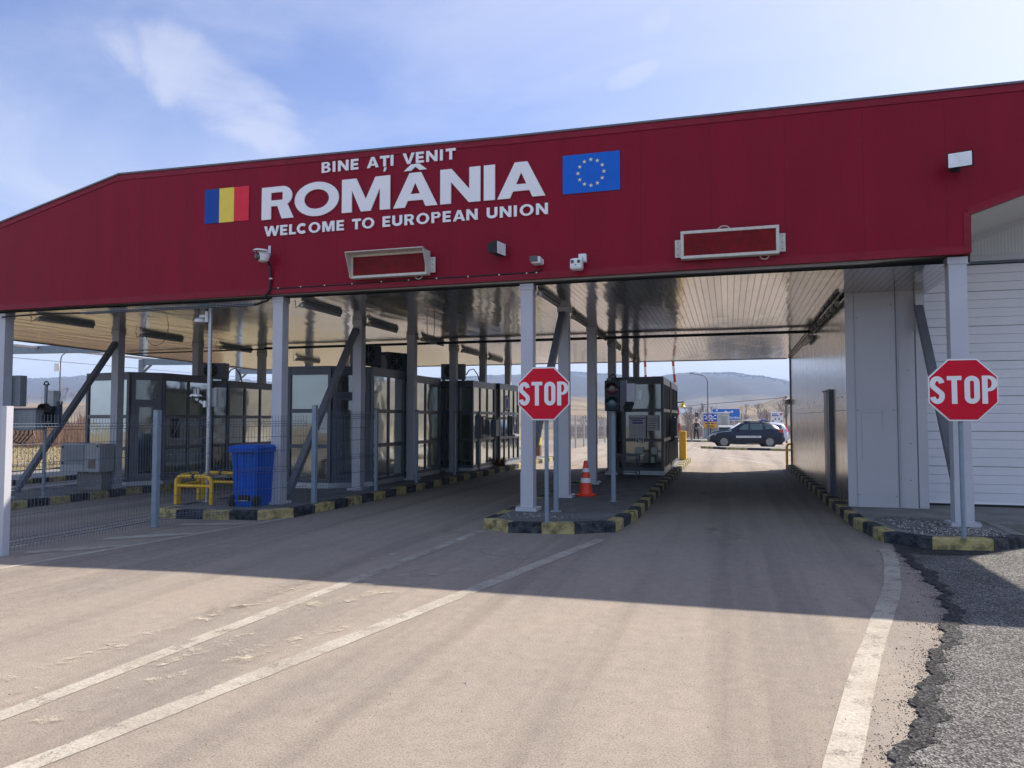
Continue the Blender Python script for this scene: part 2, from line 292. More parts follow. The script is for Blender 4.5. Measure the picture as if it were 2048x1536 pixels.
# window glass: mirror-like, a little wavy, see-through tint
m = bpy.data.materials.new('glass'); m.use_nodes = True; t = m.node_tree; t.nodes.clear(); M['glass'] = m
out = NN(t, 'ShaderNodeOutputMaterial'); mx = NN(t, 'ShaderNodeMixShader'); tr = NN(t, 'ShaderNodeBsdfTransparent'); gl = NN(t, 'ShaderNodeBsdfGlossy')
tr.inputs[0].default_value = (0.62, 0.70, 0.66, 1); gl.inputs['Roughness'].default_value = 0.07; gl.inputs[0].default_value = (0.85, 0.9, 0.88, 1)
lw = NN(t, 'ShaderNodeLayerWeight'); lw.inputs['Blend'].default_value = 0.42
bp = NN(t, 'ShaderNodeBump'); bp.inputs['Strength'].default_value = 0.25; bp.inputs['Distance'].default_value = 0.04
t.links.new(noise(t, objvec(t), 1.3, 2, 0.4, 0.3), bp.inputs['Height']); t.links.new(bp.outputs[0], gl.inputs['Normal'])
fr = math2(t, 'ADD', lw.outputs['Facing'], 0.16, True)
t.links.new(fr, mx.inputs[0]); t.links.new(tr.outputs[0], mx.inputs[1]); t.links.new(gl.outputs[0], mx.inputs[2]); t.links.new(mx.outputs[0], out.inputs[0])

# ground and land
def land(name, stops, scale, det=8, scale2=None, stops2=None, f2=0.5, fine=None):
    m, t, b = principled(name); v = objvec(t)
    c = ramp(t, noise(t, v, scale, det, 0.65, 0.5), stops)
    if scale2: c = mixc(t, f2, c, ramp(t, noise(t, v, scale2, 6, 0.7), stops2), 'MULTIPLY')
    if fine: c = mixc(t, 0.6, c, ramp(t, noise(t, v, fine, 5, 0.75), [(0.3, (0.45, 0.45, 0.45)), (0.7, (1, 1, 1))]), 'MULTIPLY')
    t.links.new(c, b.inputs['Base Color']); b.inputs['Roughness'].default_value = 0.95; b.inputs['Specular IOR Level'].default_value = 0.1
land('dry_grass', [(0.3, (0.25, 0.21, 0.115)), (0.5, (0.33, 0.27, 0.165)), (0.7, (0.21, 0.20, 0.095))], 0.5, 8, 5, [(0.3, (0.6, 0.55, 0.5)), (0.7, (1, 1, 1))], 0.7, 14)
land('far_field', [(0.3, (0.20, 0.165, 0.12)), (0.5, (0.25, 0.215, 0.145)), (0.7, (0.17, 0.155, 0.10))], 0.012, 9, 0.2, [(0.3, (0.6, 0.55, 0.5)), (0.7, (1, 1, 1))], 0.6)
land('hill_meadow', [(0.3, (0.17, 0.14, 0.11)), (0.45, (0.25, 0.21, 0.145)), (0.6, (0.14, 0.12, 0.10)), (0.75, (0.22, 0.185, 0.135))], 0.02, 9, 0.12, [(0.3, (0.55, 0.5, 0.5)), (0.7, (1, 1, 1))], 0.6)
m, t, b = principled('hill_forest'); v = objvec(t); c = NN(t, 'ShaderNodeTexCoord'); s3 = NN(t, 'ShaderNodeSeparateXYZ'); t.links.new(c.outputs['Object'], s3.inputs[0])
hgt = math2(t, 'ADD', math2(t, 'MULTIPLY', s3.outputs['Z'], 0.010), math2(t, 'MULTIPLY', noise(t, objvec(t, (1, .5, 4)), 0.006, 8, .6, .6), 1.1))
c1 = ramp(t, noise(t, objvec(t, (1, .4, 6)), .012, 8, .65), [(0.3, (0.09, 0.08, 0.065)), (0.5, (0.16, 0.135, 0.10)), (0.7, (0.07, 0.06, 0.055))])
c2 = ramp(t, noise(t, v, .03, 8, .7), [(0.3, (0.028, 0.025, 0.028)), (0.7, (0.06, 0.05, 0.048))])
t.links.new(mixc(t, ramp(t, hgt, [(0.80, (0, 0, 0)), (1.05, (1, 1, 1))]), c1, c2), b.inputs['Base Color']); b.inputs['Roughness'].default_value = 0.95; b.inputs['Specular IOR Level'].default_value = 0.05

# ------------------------------------------------------------------ mesh helpers
W = {}
class MB:
    def __init__(s): s.v = []; s.f = []; s.m = []; s.mats = []; s.sm = False
    def mi(s, name):
        if name not in s.mats: s.mats.append(name)
        return s.mats.index(name)
    def add(s, vs, fs, m):
        k = len(s.v); s.v += [tuple(p) for p in vs]; i = s.mi(m)
        for f in fs: s.f.append([k + a for a in f]); s.m.append(i)
        return s
    def box(s, x0, x1, y0, y1, z0, z1, m):
        vs = [(x0, y0, z0), (x1, y0, z0), (x1, y1, z0), (x0, y1, z0), (x0, y0, z1), (x1, y0, z1), (x1, y1, z1), (x0, y1, z1)]
        return s.add(vs, [(3, 2, 1, 0), (4, 5, 6, 7), (0, 1, 5, 4), (1, 2, 6, 5), (2, 3, 7, 6), (3, 0, 4, 7)], m)
    def bar(s, p, q, a, b_, m, up=(0, 0, 1)):
        p = Vector(p); q = Vector(q); d = (q - p).normalized(); u = Vector(up)
        if abs(d.dot(u)) > 0.98: u = Vector((0, 1, 0))
        x = d.cross(u).normalized(); y = x.cross(d).normalized()
        vs = [e + x * i * a / 2 + y * j * b_ / 2 for e in (p, q) for i, j in ((-1, -1), (1, -1), (1, 1), (-1, 1))]
        return s.add(vs, [(0, 1, 2, 3), (7, 6, 5, 4), (0, 4, 5, 1), (1, 5, 6, 2), (2, 6, 7, 3), (3, 7, 4, 0)], m)
    def tube(s, pts, r, m, n=8, cap=True):
        pts = [Vector(p) for p in pts]; rs = r if isinstance(r, (list, tuple)) else [r] * len(pts)
        rings = []; px_ = None
        for i, p in enumerate(pts):
            d = (pts[min(i + 1, len(pts) - 1)] - pts[max(i - 1, 0)]).normalized()
            if px_ is None:
                u = Vector((0, 0, 1)) if abs(d.z) < 0.9 else Vector((1, 0, 0)); x = d.cross(u).normalized()
            else:
                x = px_ - d * px_.dot(d); x = x.normalized() if x.length > 1e-6 else d.orthogonal().normalized()
            px_ = x; y = d.cross(x)
            rings.append([p + (x * math.cos(2 * math.pi * k / n) + y * math.sin(2 * math.pi * k / n)) * rs[i] for k in range(n)])
        vs = [v for rg in rings for v in rg]; fs = []
        for i in range(len(pts) - 1):
            for k in range(n): fs.append((i * n + k, i * n + (k + 1) % n, (i + 1) * n + (k + 1) % n, (i + 1) * n + k))
        if cap: fs.append(tuple(range(n - 1, -1, -1))); fs.append(tuple((len(pts) - 1) * n + k for k in range(n)))
        return s.add(vs, fs, m)
    def lathe(s, c, prof, m, n=20, axis='z'):
        vs = []; fs = []
        for r, h in prof:
            for k in range(n):
                a = 2 * math.pi * k / n; q = (r * math.cos(a), r * math.sin(a), h)
                if axis == 'y': q = (q[0], q[2], q[1])
                if axis == 'x': q = (q[2], q[0], q[1])
                vs.append((c[0] + q[0], c[1] + q[1], c[2] + q[2]))
        for i in range(len(prof) - 1):
            for k in range(n): fs.append((i * n + k, i * n + (k + 1) % n, (i + 1) * n + (k + 1) % n, (i + 1) * n + k))
        fs.append(tuple(range(n - 1, -1, -1))); fs.append(tuple((len(prof) - 1) * n + k for k in range(n)))
        return s.add(vs, fs, m)
    def prism(s, poly, z0, z1, m, mtop=None, mside=None):
        n = len(poly); vs = [(x, y, z0) for x, y in poly] + [(x, y, z1) for x, y in poly]
        s.add(vs, [tuple(range(n, 2 * n))], mtop or m)
        s.add(vs, [tuple(range(n - 1, -1, -1))] + [(i, (i + 1) % n, n + (i + 1) % n, n + i) for i in range(n)], mside or m)
        return s
    def prismy(s, poly, y0, y1, m):   # poly in (x,z), pushed along y
        n = len(poly); vs = [(x, y0, z) for x, z in poly] + [(x, y1, z) for x, z in poly]
        return s.add(vs, [tuple(range(n)), tuple(range(2 * n - 1, n - 1, -1))] + [((i + 1) % n, i, n + i, n + (i + 1) % n) for i in range(n)], m)
    def sheet(s, poly, z, m):
        zz = z if callable(z) else (lambda x, y: z)
        return s.add([(x, y, zz(x, y)) for x, y in poly], [tuple(range(len(poly)))], m)
    def build(s, name, parent=None, smooth=False, origin=None, bevel=0.0):
        o0 = Vector(origin) if origin is not None else (W[parent.name] if parent else Vector((0, 0, 0)))
        me = bpy.data.meshes.new(name); me.from_pydata([tuple(Vector(p) - o0) for p in s.v], [], s.f)
        for n_ in s.mats: me.materials.append(M[n_])
        me.polygons.foreach_set('material_index', s.m)
        me.validate()
        bm = bmesh.new(); bm.from_mesh(me); bmesh.ops.recalc_face_normals(bm, faces=bm.faces)
        bm.to_mesh(me); bm.free()
        if smooth:
            me.polygons.foreach_set('use_smooth', [True] * len(me.polygons))
            try: me.set_sharp_from_angle(angle=R(40))
            except Exception: pass
        me.update()
        o = bpy.data.objects.new(name, me); COL.objects.link(o)
        if parent: o.parent = parent
        else: o.location = o0
        W[o.name] = o0.copy()
        if bevel:
            bv = o.modifiers.new('bevel', 'BEVEL'); bv.width = bevel; bv.segments = 2; bv.limit_method = 'ANGLE'
        return o
def tag(o, label, cat, group=None, kind=None):
    if label: o['label'] = label
    if cat: o['category'] = cat
    if group: o['group'] = group
    if kind: o['kind'] = kind
    return o
def thing(name, loc, label, cat, group=None):
    o = bpy.data.objects.new(name, None); COL.objects.link(o); o.location = loc; o.empty_display_size = 0.2
    W[o.name] = Vector(loc); return tag(o, label, cat, group)
def kids(o): return [c for c in bpy.data.objects if c.parent == o]
def dup(root, loc, label, rotz=None):
    def rec(o, par):
        c = o.copy(); COL.objects.link(c)
        if par: c.parent = par
        for ch in kids(o): rec(ch, c)
        return c
    r = rec(root, None); r.location = loc; W[r.name] = Vector(loc)
    if rotz is not None: r.rotation_euler = (0, 0, rotz)
    r['label'] = label; return r
def struct(o): o['kind'] = 'structure'; return o

# letters as outlines: each glyph is a list of closed contours (outer, holes) in a unit box scaled to w x h
def arc(cx, cy, rx, ry, a0, a1, n=18): return [(cx + rx * math.cos(R(a0 + (a1 - a0) * i / n)), cy + ry * math.sin(R(a0 + (a1 - a0) * i / n))) for i in range(n + 1)]
def stroke(path, t):
    L = []; Rr = []
    for i, p in enumerate(path):
        a = Vector(path[max(i - 1, 0)]); b_ = Vector(path[min(i + 1, len(path) - 1)]); d = (b_ - a).normalized(); n = Vector((-d.y, d.x)) * t / 2
        L.append((p[0] + n.x, p[1] + n.y)); Rr.append((p[0] - n.x, p[1] - n.y))
    return L + Rr[::-1]
def glyph(ch, w, h, t):
    if ch == 'I': return [[(0, 0), (w, 0), (w, h), (0, h)]]
    if ch == 'T': return [[(w / 2 - t / 2, 0), (w / 2 + t / 2, 0), (w / 2 + t / 2, h - t * .85), (w, h - t * .85), (w, h), (0, h), (0, h - t * .85), (w / 2 - t / 2, h - t * .85)]]
    if ch in 'EL':
        k = t * .76
        if ch == 'L': return [[(0, 0), (w, 0), (w, k), (t, k), (t, h), (0, h)]]
        return [[(0, 0), (w, 0), (w, k), (t, k), (t, h / 2 - k / 2), (w * .93, h / 2 - k / 2), (w * .93, h / 2 + k / 2), (t, h / 2 + k / 2), (t, h - k), (w, h - k), (w, h), (0, h)]]
    if ch == 'N': return [[(0, 0), (t, 0), (t, h * .62), (w - t * 1.05, 0), (w, 0), (w, h), (w - t, h), (w - t, h * .38), (t * 1.05, h), (0, h)]]
    if ch == 'M': return [[(0, 0), (t, 0), (t, h * .66), (w * .40, 0), (w * .60, 0), (w - t, h * .66), (w - t, 0), (w, 0), (w, h), (w - t * 1.45, h), (w / 2, h * .36), (t * 1.45, h), (0, h)]]
    if ch == 'A':
        a = t * .55; s_ = t * 1.12; c0 = h * .19; c1 = h * .38
        xi = lambda z: s_ + (w / 2 - s_) * z / (h - t * 0.9)
        return [[(0, 0), (s_, 0), (xi(c0), c0), (w - xi(c0), c0), (w - s_, 0), (w, 0), (w / 2 + a, h), (w / 2 - a, h)],
                [(xi(c1), c1), (w - xi(c1), c1), (w / 2, h - t * .9)]]
    if ch == 'V': return [[(w / 2 - t * .55, 0), (w / 2 + t * .55, 0), (w, h), (w - t * 1.1, h), (w / 2, t * .95), (t * 1.1, h), (0, h)]]
    if ch == 'W':
        s_ = t * 1.05
        return [[(w * .20, 0), (w * .20 + s_, 0), (w * .5, h * .62), (w * .80 - s_, 0), (w * .80, 0), (w, h), (w - s_, h), (w * .76, h * .34), (w * .5 + s_ * .45, h), (w * .5 - s_ * .45, h), (w * .24, h * .34), (s_, h), (0, h)]]
    if ch == 'O': return [arc(w / 2, h / 2, w / 2, h * .52, 0, 350, 35), arc(w / 2, h / 2, w / 2 - t, h * .52 - t * .68, 0, 350, 35)]
    if ch == 'Q': # narrow road-sign O
        r = w / 2; return [arc(r, h - r, r, r, 0, 180) + arc(r, r, r, r, 180, 360), arc(r, h - r, r - t, r - t, 0, 180) + arc(r, r, r - t, r - t, 180, 360)]
    if ch == 'C': return [stroke(arc(w * .55, h / 2, w * .55 - t / 2, h * .52 - t / 2, 48, 312, 30), t)]
    if ch == 'U':
        r = w / 2; ry = h * .36; return [[(0, h)] + arc(r, ry, r, ry, 180, 360) + [(w, h), (w - t, h)] + arc(r, ry, r - t, ry - t * .92, 360, 180) + [(t, h)]]
    if ch in 'PR':
        hb = h * (.56 if ch == 'P' else .60); yb = h - hb; r = hb / 2; x = max(t * 1.05, w * .92 - r) if ch == 'R' else max(t * 1.05, w - r)
        k = min(t * .64, r * .60)
        bowl = arc(x, h - r, (w * .95 if ch == 'R' else w) - x, r, 90, -90, 20)
        hole = [(t, h - k)] + arc(x, h - r, (w * .95 if ch == 'R' else w) - x - t, r - k, 90, -90, 20) + [(t, yb + k)]
        if ch == 'P': out_ = [(0, 0), (0, h)] + bowl + [(t, yb), (t, 0)]
        else: out_ = [(0, 0), (0, h)] + bowl[:-3] + [(x + t * .55, yb + k * .12), (w, 0), (w - t * 1.25, 0), (x - t * .55, yb), (t, yb), (t, 0)]
        return [out_, hole]
    if ch == 'B':
        k = min(t * .70, h * .15); r1 = h * .25; r2 = h * .275; y1 = h - r1; m1 = h * .5; x = w * .55
        out_ = [(0, 0), (0, h)] + arc(x, y1, w * .93 - x, r1, 90, -80, 14) + arc(x, r2, w - x, r2, 80, -90, 14)
        return [out_, [(t, h - k)] + arc(x, y1, w * .93 - x - t, r1 - k, 90, -90, 12) + [(t, h * .5 + k * .45)], [(t, h * .5 - k * .35)] + arc(x, r2 - .005 * h, w - x - t, r2 - k, 90, -90, 12) + [(t, k)]]
    if ch == 'S':
        r = w / 2 - t / 2; q1 = (h - t) / 2 * .5; a = arc(w / 2, h - t / 2 - q1 * 1.0, r, q1, 12, 200, 18) ; b_ = arc(w / 2, t / 2 + q1, r, q1, 20, -168, 18)
        return [stroke(a + b_, t)]
    return []
NAT = dict(B=.78, I=.0, N=.92, E=.66, A=1.0, T=.80, V=.98, R=.84, O=1.08, M=1.12, W=1.45, L=.62, C=.92, U=.86, P=.76, S=.7)
def contours_mesh(name, conts, y, depth, m, parent=None, origin=None, facing='y'):
    cu = bpy.data.curves.new(name, 'CURVE'); cu.dimensions = '2D'; cu.fill_mode = 'BOTH'; cu.extrude = depth / 2
    for c in conts:
        sp = cu.splines.new('POLY'); sp.points.add(len(c) - 1)
        for i, (a, b_) in enumerate(c): sp.points[i].co = (a, b_, 0, 1)
        sp.use_cyclic_u = True
    tmp = bpy.data.objects.new('tmp', cu); COL.objects.link(tmp)
    dg = bpy.context.evaluated_depsgraph_get(); dg.update()
    me0 = bpy.data.meshes.new_from_object(tmp.evaluated_get(dg))
    COL.objects.unlink(tmp); bpy.data.objects.remove(tmp)
    mb = MB(); k = [(v.co.x, y - depth / 2 + v.co.z * -1 + 0, v.co.y) for v in me0.vertices]
    mb.add(k, [tuple(p.vertices) for p in me0.polygons], m)
    return mb
def text_conts(line, x0, x1, zb, h, t, gap=.20, space=.55, wide=None):
    items = []; x = 0
    for ch in line:
        if ch == ' ': x += h * space; continue
        base = {'Ț': 'T', 'Â': 'A'}.get(ch, ch); wd = t if base == 'I' else NAT[base] * h
        items.append((ch, base, x, wd)); x += wd + gap * h * (0.55 if base in 'AVWTL' else 1)
    tot = x - gap * h; k = (x1 - x0) / tot; out_ = []
    for ch, base, xx, wd in items:
        tt = t / 1.0
        for c in glyph(base, wd * (k if base != 'I' else 1), h, tt): out_.append([(x0 + xx * k + a, zb + b_) for a, b_ in c])
        if ch == 'Ț':
            cx = x0 + xx * k + wd * k / 2; out_.append([(cx - .02, zb - .055 - .03), (cx + .012, zb - .055 - .03), (cx + .038, zb - .018), (cx - .004, zb - .018)])
    return out_
def font_mesh(txt, size):
    cu = bpy.data.curves.new('t', 'FONT'); cu.body = txt; cu.size = size; cu.align_x = 'CENTER'; cu.align_y = 'CENTER'; cu.offset = size * 0.012
    tmp = bpy.data.objects.new('tmp', cu); COL.objects.link(tmp)
    dg = bpy.context.evaluated_depsgraph_get(); dg.update()
    me = bpy.data.meshes.new_from_object(tmp.evaluated_get(dg)); COL.objects.unlink(tmp); bpy.data.objects.remove(tmp)
    return [(v.co.x, v.co.y) for v in me.vertices], [tuple(p.vertices) for p in me.polygons]

exec_parts = []
# ------------------------------------------------------------------ ground, road, marks
mb = MB(); gx = [-3000, -700, -200, -60, -22.7]; gy = [-80, 30, 60, 80, 200, 700, 3500]
xs_ = [-3000, -700, -200, -60, -19.5, -5.5, 20, 60, 200, 700, 3000]; k0 = len(xs_)
mb.add([(x, y, gz(x, y) - 0.06) for y in gy for x in xs_], [(j * k0 + i, j * k0 + i + 1, (j + 1) * k0 + i + 1, (j + 1) * k0 + i) for j in range(len(gy) - 1) for i in range(k0 - 1)], 'far_field')
struct(mb.build('ground'))
mb = MB(); xs_ = [-19.5, -12, -5.5, 0, 7, 16]; ys_ = [-25, 0, 15, 30, 45, 60, 74]; k0 = len(xs_)
mb.add([(x, y, gz(x, y)) for y in ys_ for x in xs_], [(j * k0 + i, j * k0 + i + 1, (j + 1) * k0 + i + 1, (j + 1) * k0 + i) for j in range(len(ys_) - 1) for i in range(k0 - 1)], 'asphalt')
struct(mb.build('road'))
# painted lines, 4 mm above the asphalt
def strip(mb, pts, wd, m, lift=0.004, jit=0.0):
    n = len(pts); L = []; Rr = []
    for i in range(n):
        a = Vector(pts[max(i - 1, 0)]); b_ = Vector(pts[min(i + 1, n - 1)]); d = (b_ - a).normalized(); nn = Vector((-d.y, d.x))
        wi = wd if not isinstance(wd, (list, tuple)) else wd[i]
        L.append(Vector(pts[i]) + nn * (wi / 2 + random.uniform(-jit, jit))); Rr.append(Vector(pts[i]) - nn * (wi / 2 + random.uniform(-jit, jit)))
    for i in range(n - 1):
        q = [L[i], Rr[i], Rr[i + 1], L[i + 1]]
        mb.add([(p.x, p.y, gz(p.x, p.y) + lift) for p in q], [(0, 1, 2, 3)], m)
def lerp(p, q, n): return [(p[0] + (q[0] - p[0]) * i / n, p[1] + (q[1] - p[1]) * i / n) for i in range(n + 1)]
mb = MB()
strip(mb, lerp((-4.05, -2), (-3.42, 10.15), 60), 0.135, 'road_paint', jit=0.006)
strip(mb, lerp((-4.1, -2), (-1.66, 9.85), 70), 0.15, 'road_paint', jit=0.006)
cur = [(0.05, 1.0), (0.30, 2.7), (0.47, 3.76), (0.80, 5.2), (1.10, 6.4), (1.31, 7.2), (1.48, 7.9), (1.63, 8.7), (1.75, 9.4), (1.83, 10.1)]
cur2 = []
for i in range(len(cur) - 1): cur2 += lerp(cur[i], cur[i + 1], 4)[:-1]
strip(mb, cur2 + [cur[-1]], 0.155, 'road_paint', jit=0.005)
strip(mb, lerp((-7.75, 6.1), (-7.0, 10.7), 24), 0.11, 'road_paint', jit=0.006)
strip(mb, [(-7.12, 10.2), (-7.45, 9.95), (-8.3, 9.75)], [0.05, 0.22, 0.2], 'road_paint', 0.006)
strip(mb, [(-7.3, 9.0), (-7.7, 8.75), (-8.3, 8.3)], [0.06, 0.3, 0.22], 'road_paint', 0.006)
strip(mb, [(-7.5, 7.9), (-7.9, 7.6), (-8.4, 7.2)], [0.06, 0.3, 0.22], 'road_paint', 0.006)
strip(mb, lerp((-8.9, 6.4), (-9.3, 10.6), 14), 0.11, 'road_paint', jit=0.006)
strip(mb, [(-9.3, 9.9), (-8.9, 9.95), (-8.6, 10.2)], 0.12, 'faded_paint', 0.006)
strip(mb, [(-3.15, 8.72), (-2.55, 8.55), (-2.08, 8.2)], [0.12, 0.42, 0.3], 'faded_paint', 0.006)
for p, q, wd in (((-4.35, 3.4), (-4.1, 4.4), .12), ((-4.25, 4.3), (-3.95, 5.5), .16), ((-4.05, 5.4), (-3.8, 6.5), .2), ((-4.2, 6.0), (-3.9, 7.1), .22), ((-3.5, 5.6), (-3.05, 6.4), .24), ((-3.55, 6.5), (-2.95, 7.1), .34), ((-3.45, 3.6), (-2.98, 4.7), .15), ((-3.7, 4.0), (-3.35, 4.8), .2), ((-3.25, 4.4), (-2.85, 5.2), .12), ((-4.1, 2.7), (-3.9, 3.5), .12), ((-3.1, 7.0), (-2.6, 7.6), .2), ((-3.9, 7.7), (-3.6, 8.9), .16), ((-3.6, 2.9), (-3.3, 3.7), .14), ((-2.6, 5.6), (-2.3, 6.6), .10), ((-2.9, 7.9), (-2.5, 8.3), .2), ((-3.6, 7.0), (-3.1, 7.5), .18)):
    strip(mb, lerp(p, q, 8), wd, 'stain_pale', 0.007, jit=0.035)
# beyond the checkpoint: dashed lane line, stop lines, chevron
for i in range(7):
    a = lerp((-3.3, 54), (-0.55, 36.2), 7); p = a[i]; q = a[i + 1]; strip(mb, [p, (p[0] + (q[0] - p[0]) * .55, p[1] + (q[1] - p[1]) * .55)], 0.16, 'road_paint')
strip(mb, [(-0.45, 35.8), (1.0, 32.8), (2.3, 30.4)], 0.16, 'road_paint'); strip(mb, [(-0.3, 33.0), (0.7, 29.9), (1.5, 27.3)], 0.18, 'road_paint')
strip(mb, [(-0.4, 23.0), (0.5, 23.35), (1.5, 23.5)], [0.1, .5, .7], 'road_paint', 0.006)
strip(mb, [(1.4, 36), (6, 34)], 0.14, 'road_paint')
strip(mb, [(-1.35, 18.3), (1.7, 18.2)], 0.10, 'faded_paint'); strip(mb, [(-6.8, 15.9), (-3.5, 15.9)], 0.10, 'faded_paint'); strip(mb, [(-6.8, 21.2), (-3.5, 21.2)], 0.10, 'faded_paint')
strip(mb, [(-7.2, 31), (-5.2, 31)], 0.15, 'road_paint')
for y in (33, 37, 41, 46): strip(mb, [(-6.6, y), (-6.75, y + 2)], 0.14, 'road_paint')
struct(mb.build('road_markings'))
# fresh dark asphalt patch on the right, ragged edge, loose chippings
edge = [(0.1, 0.5), (0.42, 2.6), (0.71, 3.83), (0.93, 4.46), (1.16, 5.25), (1.36, 5.8), (1.55, 6.39), (1.74, 7.1), (1.84, 7.64), (1.88, 8.3), (1.90, 8.9), (1.92, 9.6), (1.98, 10.1)]
def wob(y, k=1.0): return k * (.030 * math.sin(7.3 * y + 1) + .022 * math.sin(17.9 * y + 2.1) + .014 * math.sin(41 * y) + .010 * math.sin(83 * y + .7))
def edge_at(y):
    for (xa, ya), (xb, yb) in zip(edge, edge[1:]):
        if y <= yb: return xa + (xb - xa) * (y - ya) / (yb - ya)
    return edge[-1][0]
ysE = [0.5 + 9.6 * i / 420 for i in range(421)]
poly = [(edge_at(y) + wob(y), y) for y in ysE] + [(2.0, 10.2), (2.35, 10.5), (3.2, 11.6), (15.8, 11.6), (15.8, -24), (0.3, -24)]
mb = MB(); mb.sheet(poly, 0.008, 'fresh_asphalt'); struct(mb.build('asphalt_patch'))
mb = MB()
for a, b_ in zip(ysE, ysE[1:]):
    la, lb = edge_at(a) + wob(a, .8) - .01, edge_at(b_) + wob(b_, .8) - .01; wa, wb = .10 + .03 * math.sin(3.1 * a) + wob(a * 1.7, .5), .10 + .03 * math.sin(3.1 * b_) + wob(b_ * 1.7, .5)
    mb.add([(la, a, .012), (la + max(.03, wa), a, .012), (lb + max(.03, wb), b_, .012), (lb, b_, .012)], [(0, 1, 2, 3)], 'dark_rubble')
mb.sheet([(1.93, 10.0), (2.15, 9.75), (2.6, 9.85), (3.1, 10.1), (3.1, 10.27), (2.36, 10.18), (1.98, 10.5)], 0.013, 'dark_rubble')
struct(mb.build('asphalt_edge'))
def pebble(mb, x, y, z, r, m):
    a = random.random() * 6.28; s_ = [random.uniform(.6, 1.2) * r for _ in range(6)]
    vs = [(x + s_[0] * math.cos(a), y + s_[0] * math.sin(a), z), (x + s_[1] * math.cos(a + 1.6), y + s_[1] * math.sin(a + 1.6), z), (x + s_[2] * math.cos(a + 3.1), y + s_[2] * math.sin(a + 3.1), z), (x + s_[3] * math.cos(a + 4.7), y + s_[3] * math.sin(a + 4.7), z), (x + .2 * r, y, z + s_[4] * .9), (x - .25 * r, y + .1 * r, z + s_[5] * .75)]
    mb.add(vs, [(0, 1, 4), (1, 5, 4), (1, 2, 5), (2, 3, 5), (3, 4, 5), (3, 0, 4), (0, 3, 2, 1)], m)
mb = MB()
for _ in range(9000):
    y = random.uniform(.8, 10.1); d = random.gauss(0.03, 0.05) if random.random() < .8 else -abs(random.gauss(0, .16))
    pebble(mb, edge_at(y) + wob(y) + d, y, 0.010 if d > 0 else 0.001, random.uniform(.002, .0055) * (1.7 if random.random() < .05 else 1), 'stone_dark')
for _ in range(500): pebble(mb, random.uniform(-3.5, 1.9), random.uniform(2.4, 10), 0.001, random.uniform(.0015, .0045), 'stone_dark')
for _ in range(120): pebble(mb, random.uniform(-5, 3.4), random.uniform(2.4, 10), 0.004, random.uniform(.003, .008), 'stone_pale')
tag(mb.build('loose_chippings'), 'loose black asphalt chippings scattered along the edge of the dark patch', 'gravel', kind='stuff')
mb = MB()
mb.sheet([(2.85, 8.0), (3.1, 7.95), (3.3, 8.1), (3.1, 8.2), (2.9, 8.15)], 0.013, 'road_paint')

# ------------------------------------------------------------------ kerbed islands
def island(name, poly, h, zf, stripes, top='pavement_asphalt', kerb_w=0.16, kstart=0):
    """poly counter-clockwise; kerb stones painted yellow and black in turn round the edge"""
    root_z = 0; n = len(poly); mb = MB()
    inner = []
    for i in range(n):
        a = Vector(poly[i - 1]); b_ = Vector(poly[i]); c = Vector(poly[(i + 1) % n]); d1 = (b_ - a).normalized(); d2 = (c - b_).normalized()
        n1_ = Vector((-d1.y, d1.x)); n2_ = Vector((-d2.y, d2.x)); bi = (n1_ + n2_).normalized(); q = b_ + bi * kerb_w / max(.35, bi.dot(n1_)); inner.append((q.x, q.y))
    mb.sheet(inner, lambda x, y: zf(x, y) + h - 0.006, top)
    o = struct(mb.build(name)); kb = MB(); idx = kstart
    for i in range(n):
        if not stripes[i]: 
            mlist = None
        a = Vector(poly[i]); b_ = Vector(poly[(i + 1) % n]); ia = Vector(inner[i]); ib = Vector(inner[(i + 1) % n]); L_ = (b_ - a).length
        ns = max(1, round(L_ / (stripes[i] if stripes[i] else 1.0)))
        for k in range(ns):
            t0, t1 = k / ns, (k + 1) / ns; g = 0.004 / max(L_, .1)
            t0 += g; t1 -= g
            p0 = a.lerp(b_, t0); p1 = a.lerp(b_, t1); q0 = ia.lerp(ib, t0); q1 = ia.lerp(ib, t1)
            mm = ('kerb_yellow' if idx % 2 == 0 else 'kerb_dark') if stripes[i] else 'concrete'; idx += 1
            ch = 0.018; dz = random.uniform(-.004, .004)
            e0 = p0.lerp(q0, .12); e1 = p1.lerp(q1, .12)
            Z = lambda p, u: (p.x, p.y, zf(p.x, p.y) + u)
            vs = [Z(p0, -.05), Z(p1, -.05), Z(p0, h - ch), Z(p1, h - ch), Z(e0, h + dz), Z(e1, h + dz), Z(q0, h + dz), Z(q1, h + dz), Z(q0, -.05), Z(q1, -.05)]
            kb.add(vs, [(0, 1, 3, 2), (2, 3, 5, 4), (4, 5, 7, 6), (6, 7, 9, 8), (0, 2, 4, 6, 8), (1, 9, 7, 5, 3)], mm)
    k_ = kb.build('kerb', parent=o); struct(k_)
    return o
c_poly = [(-3.48, 10.38), (-3.0, 10.05), (-2.08, 10.2), (-1.56, 10.55), (-1.42, 12.0), (-1.40, 28.6), (-2.4, 29.6), (-3.5, 28.6)]
island('traffic_island', c_poly, 0.15, lambda x, y: 0, [.58, .47, .6, .5, .5, .5, .5, .5])
l_poly = [(-9.5, 10.5), (-8.9, 10.38), (-7.35, 10.42), (-6.95, 10.85), (-6.85, 12.0), (-6.72, 20.0), (-6.6, 28.7), (-8.3, 29.6), (-9.6, 28.5)]
island('traffic_island', l_poly, 0.15, gz, [.6, .5, .5, .55, .5, .5, .5, .5, .5], kstart=0)
f_poly = [(-15.8, 8.6), (-14.2, 7.9), (-13.3, 8.5), (-13.4, 11.0), (-13.4, 30), (-16, 30)]
island('traffic_island', f_poly, 0.15, gz, [.5, .5, .5, .5, .5, .5])
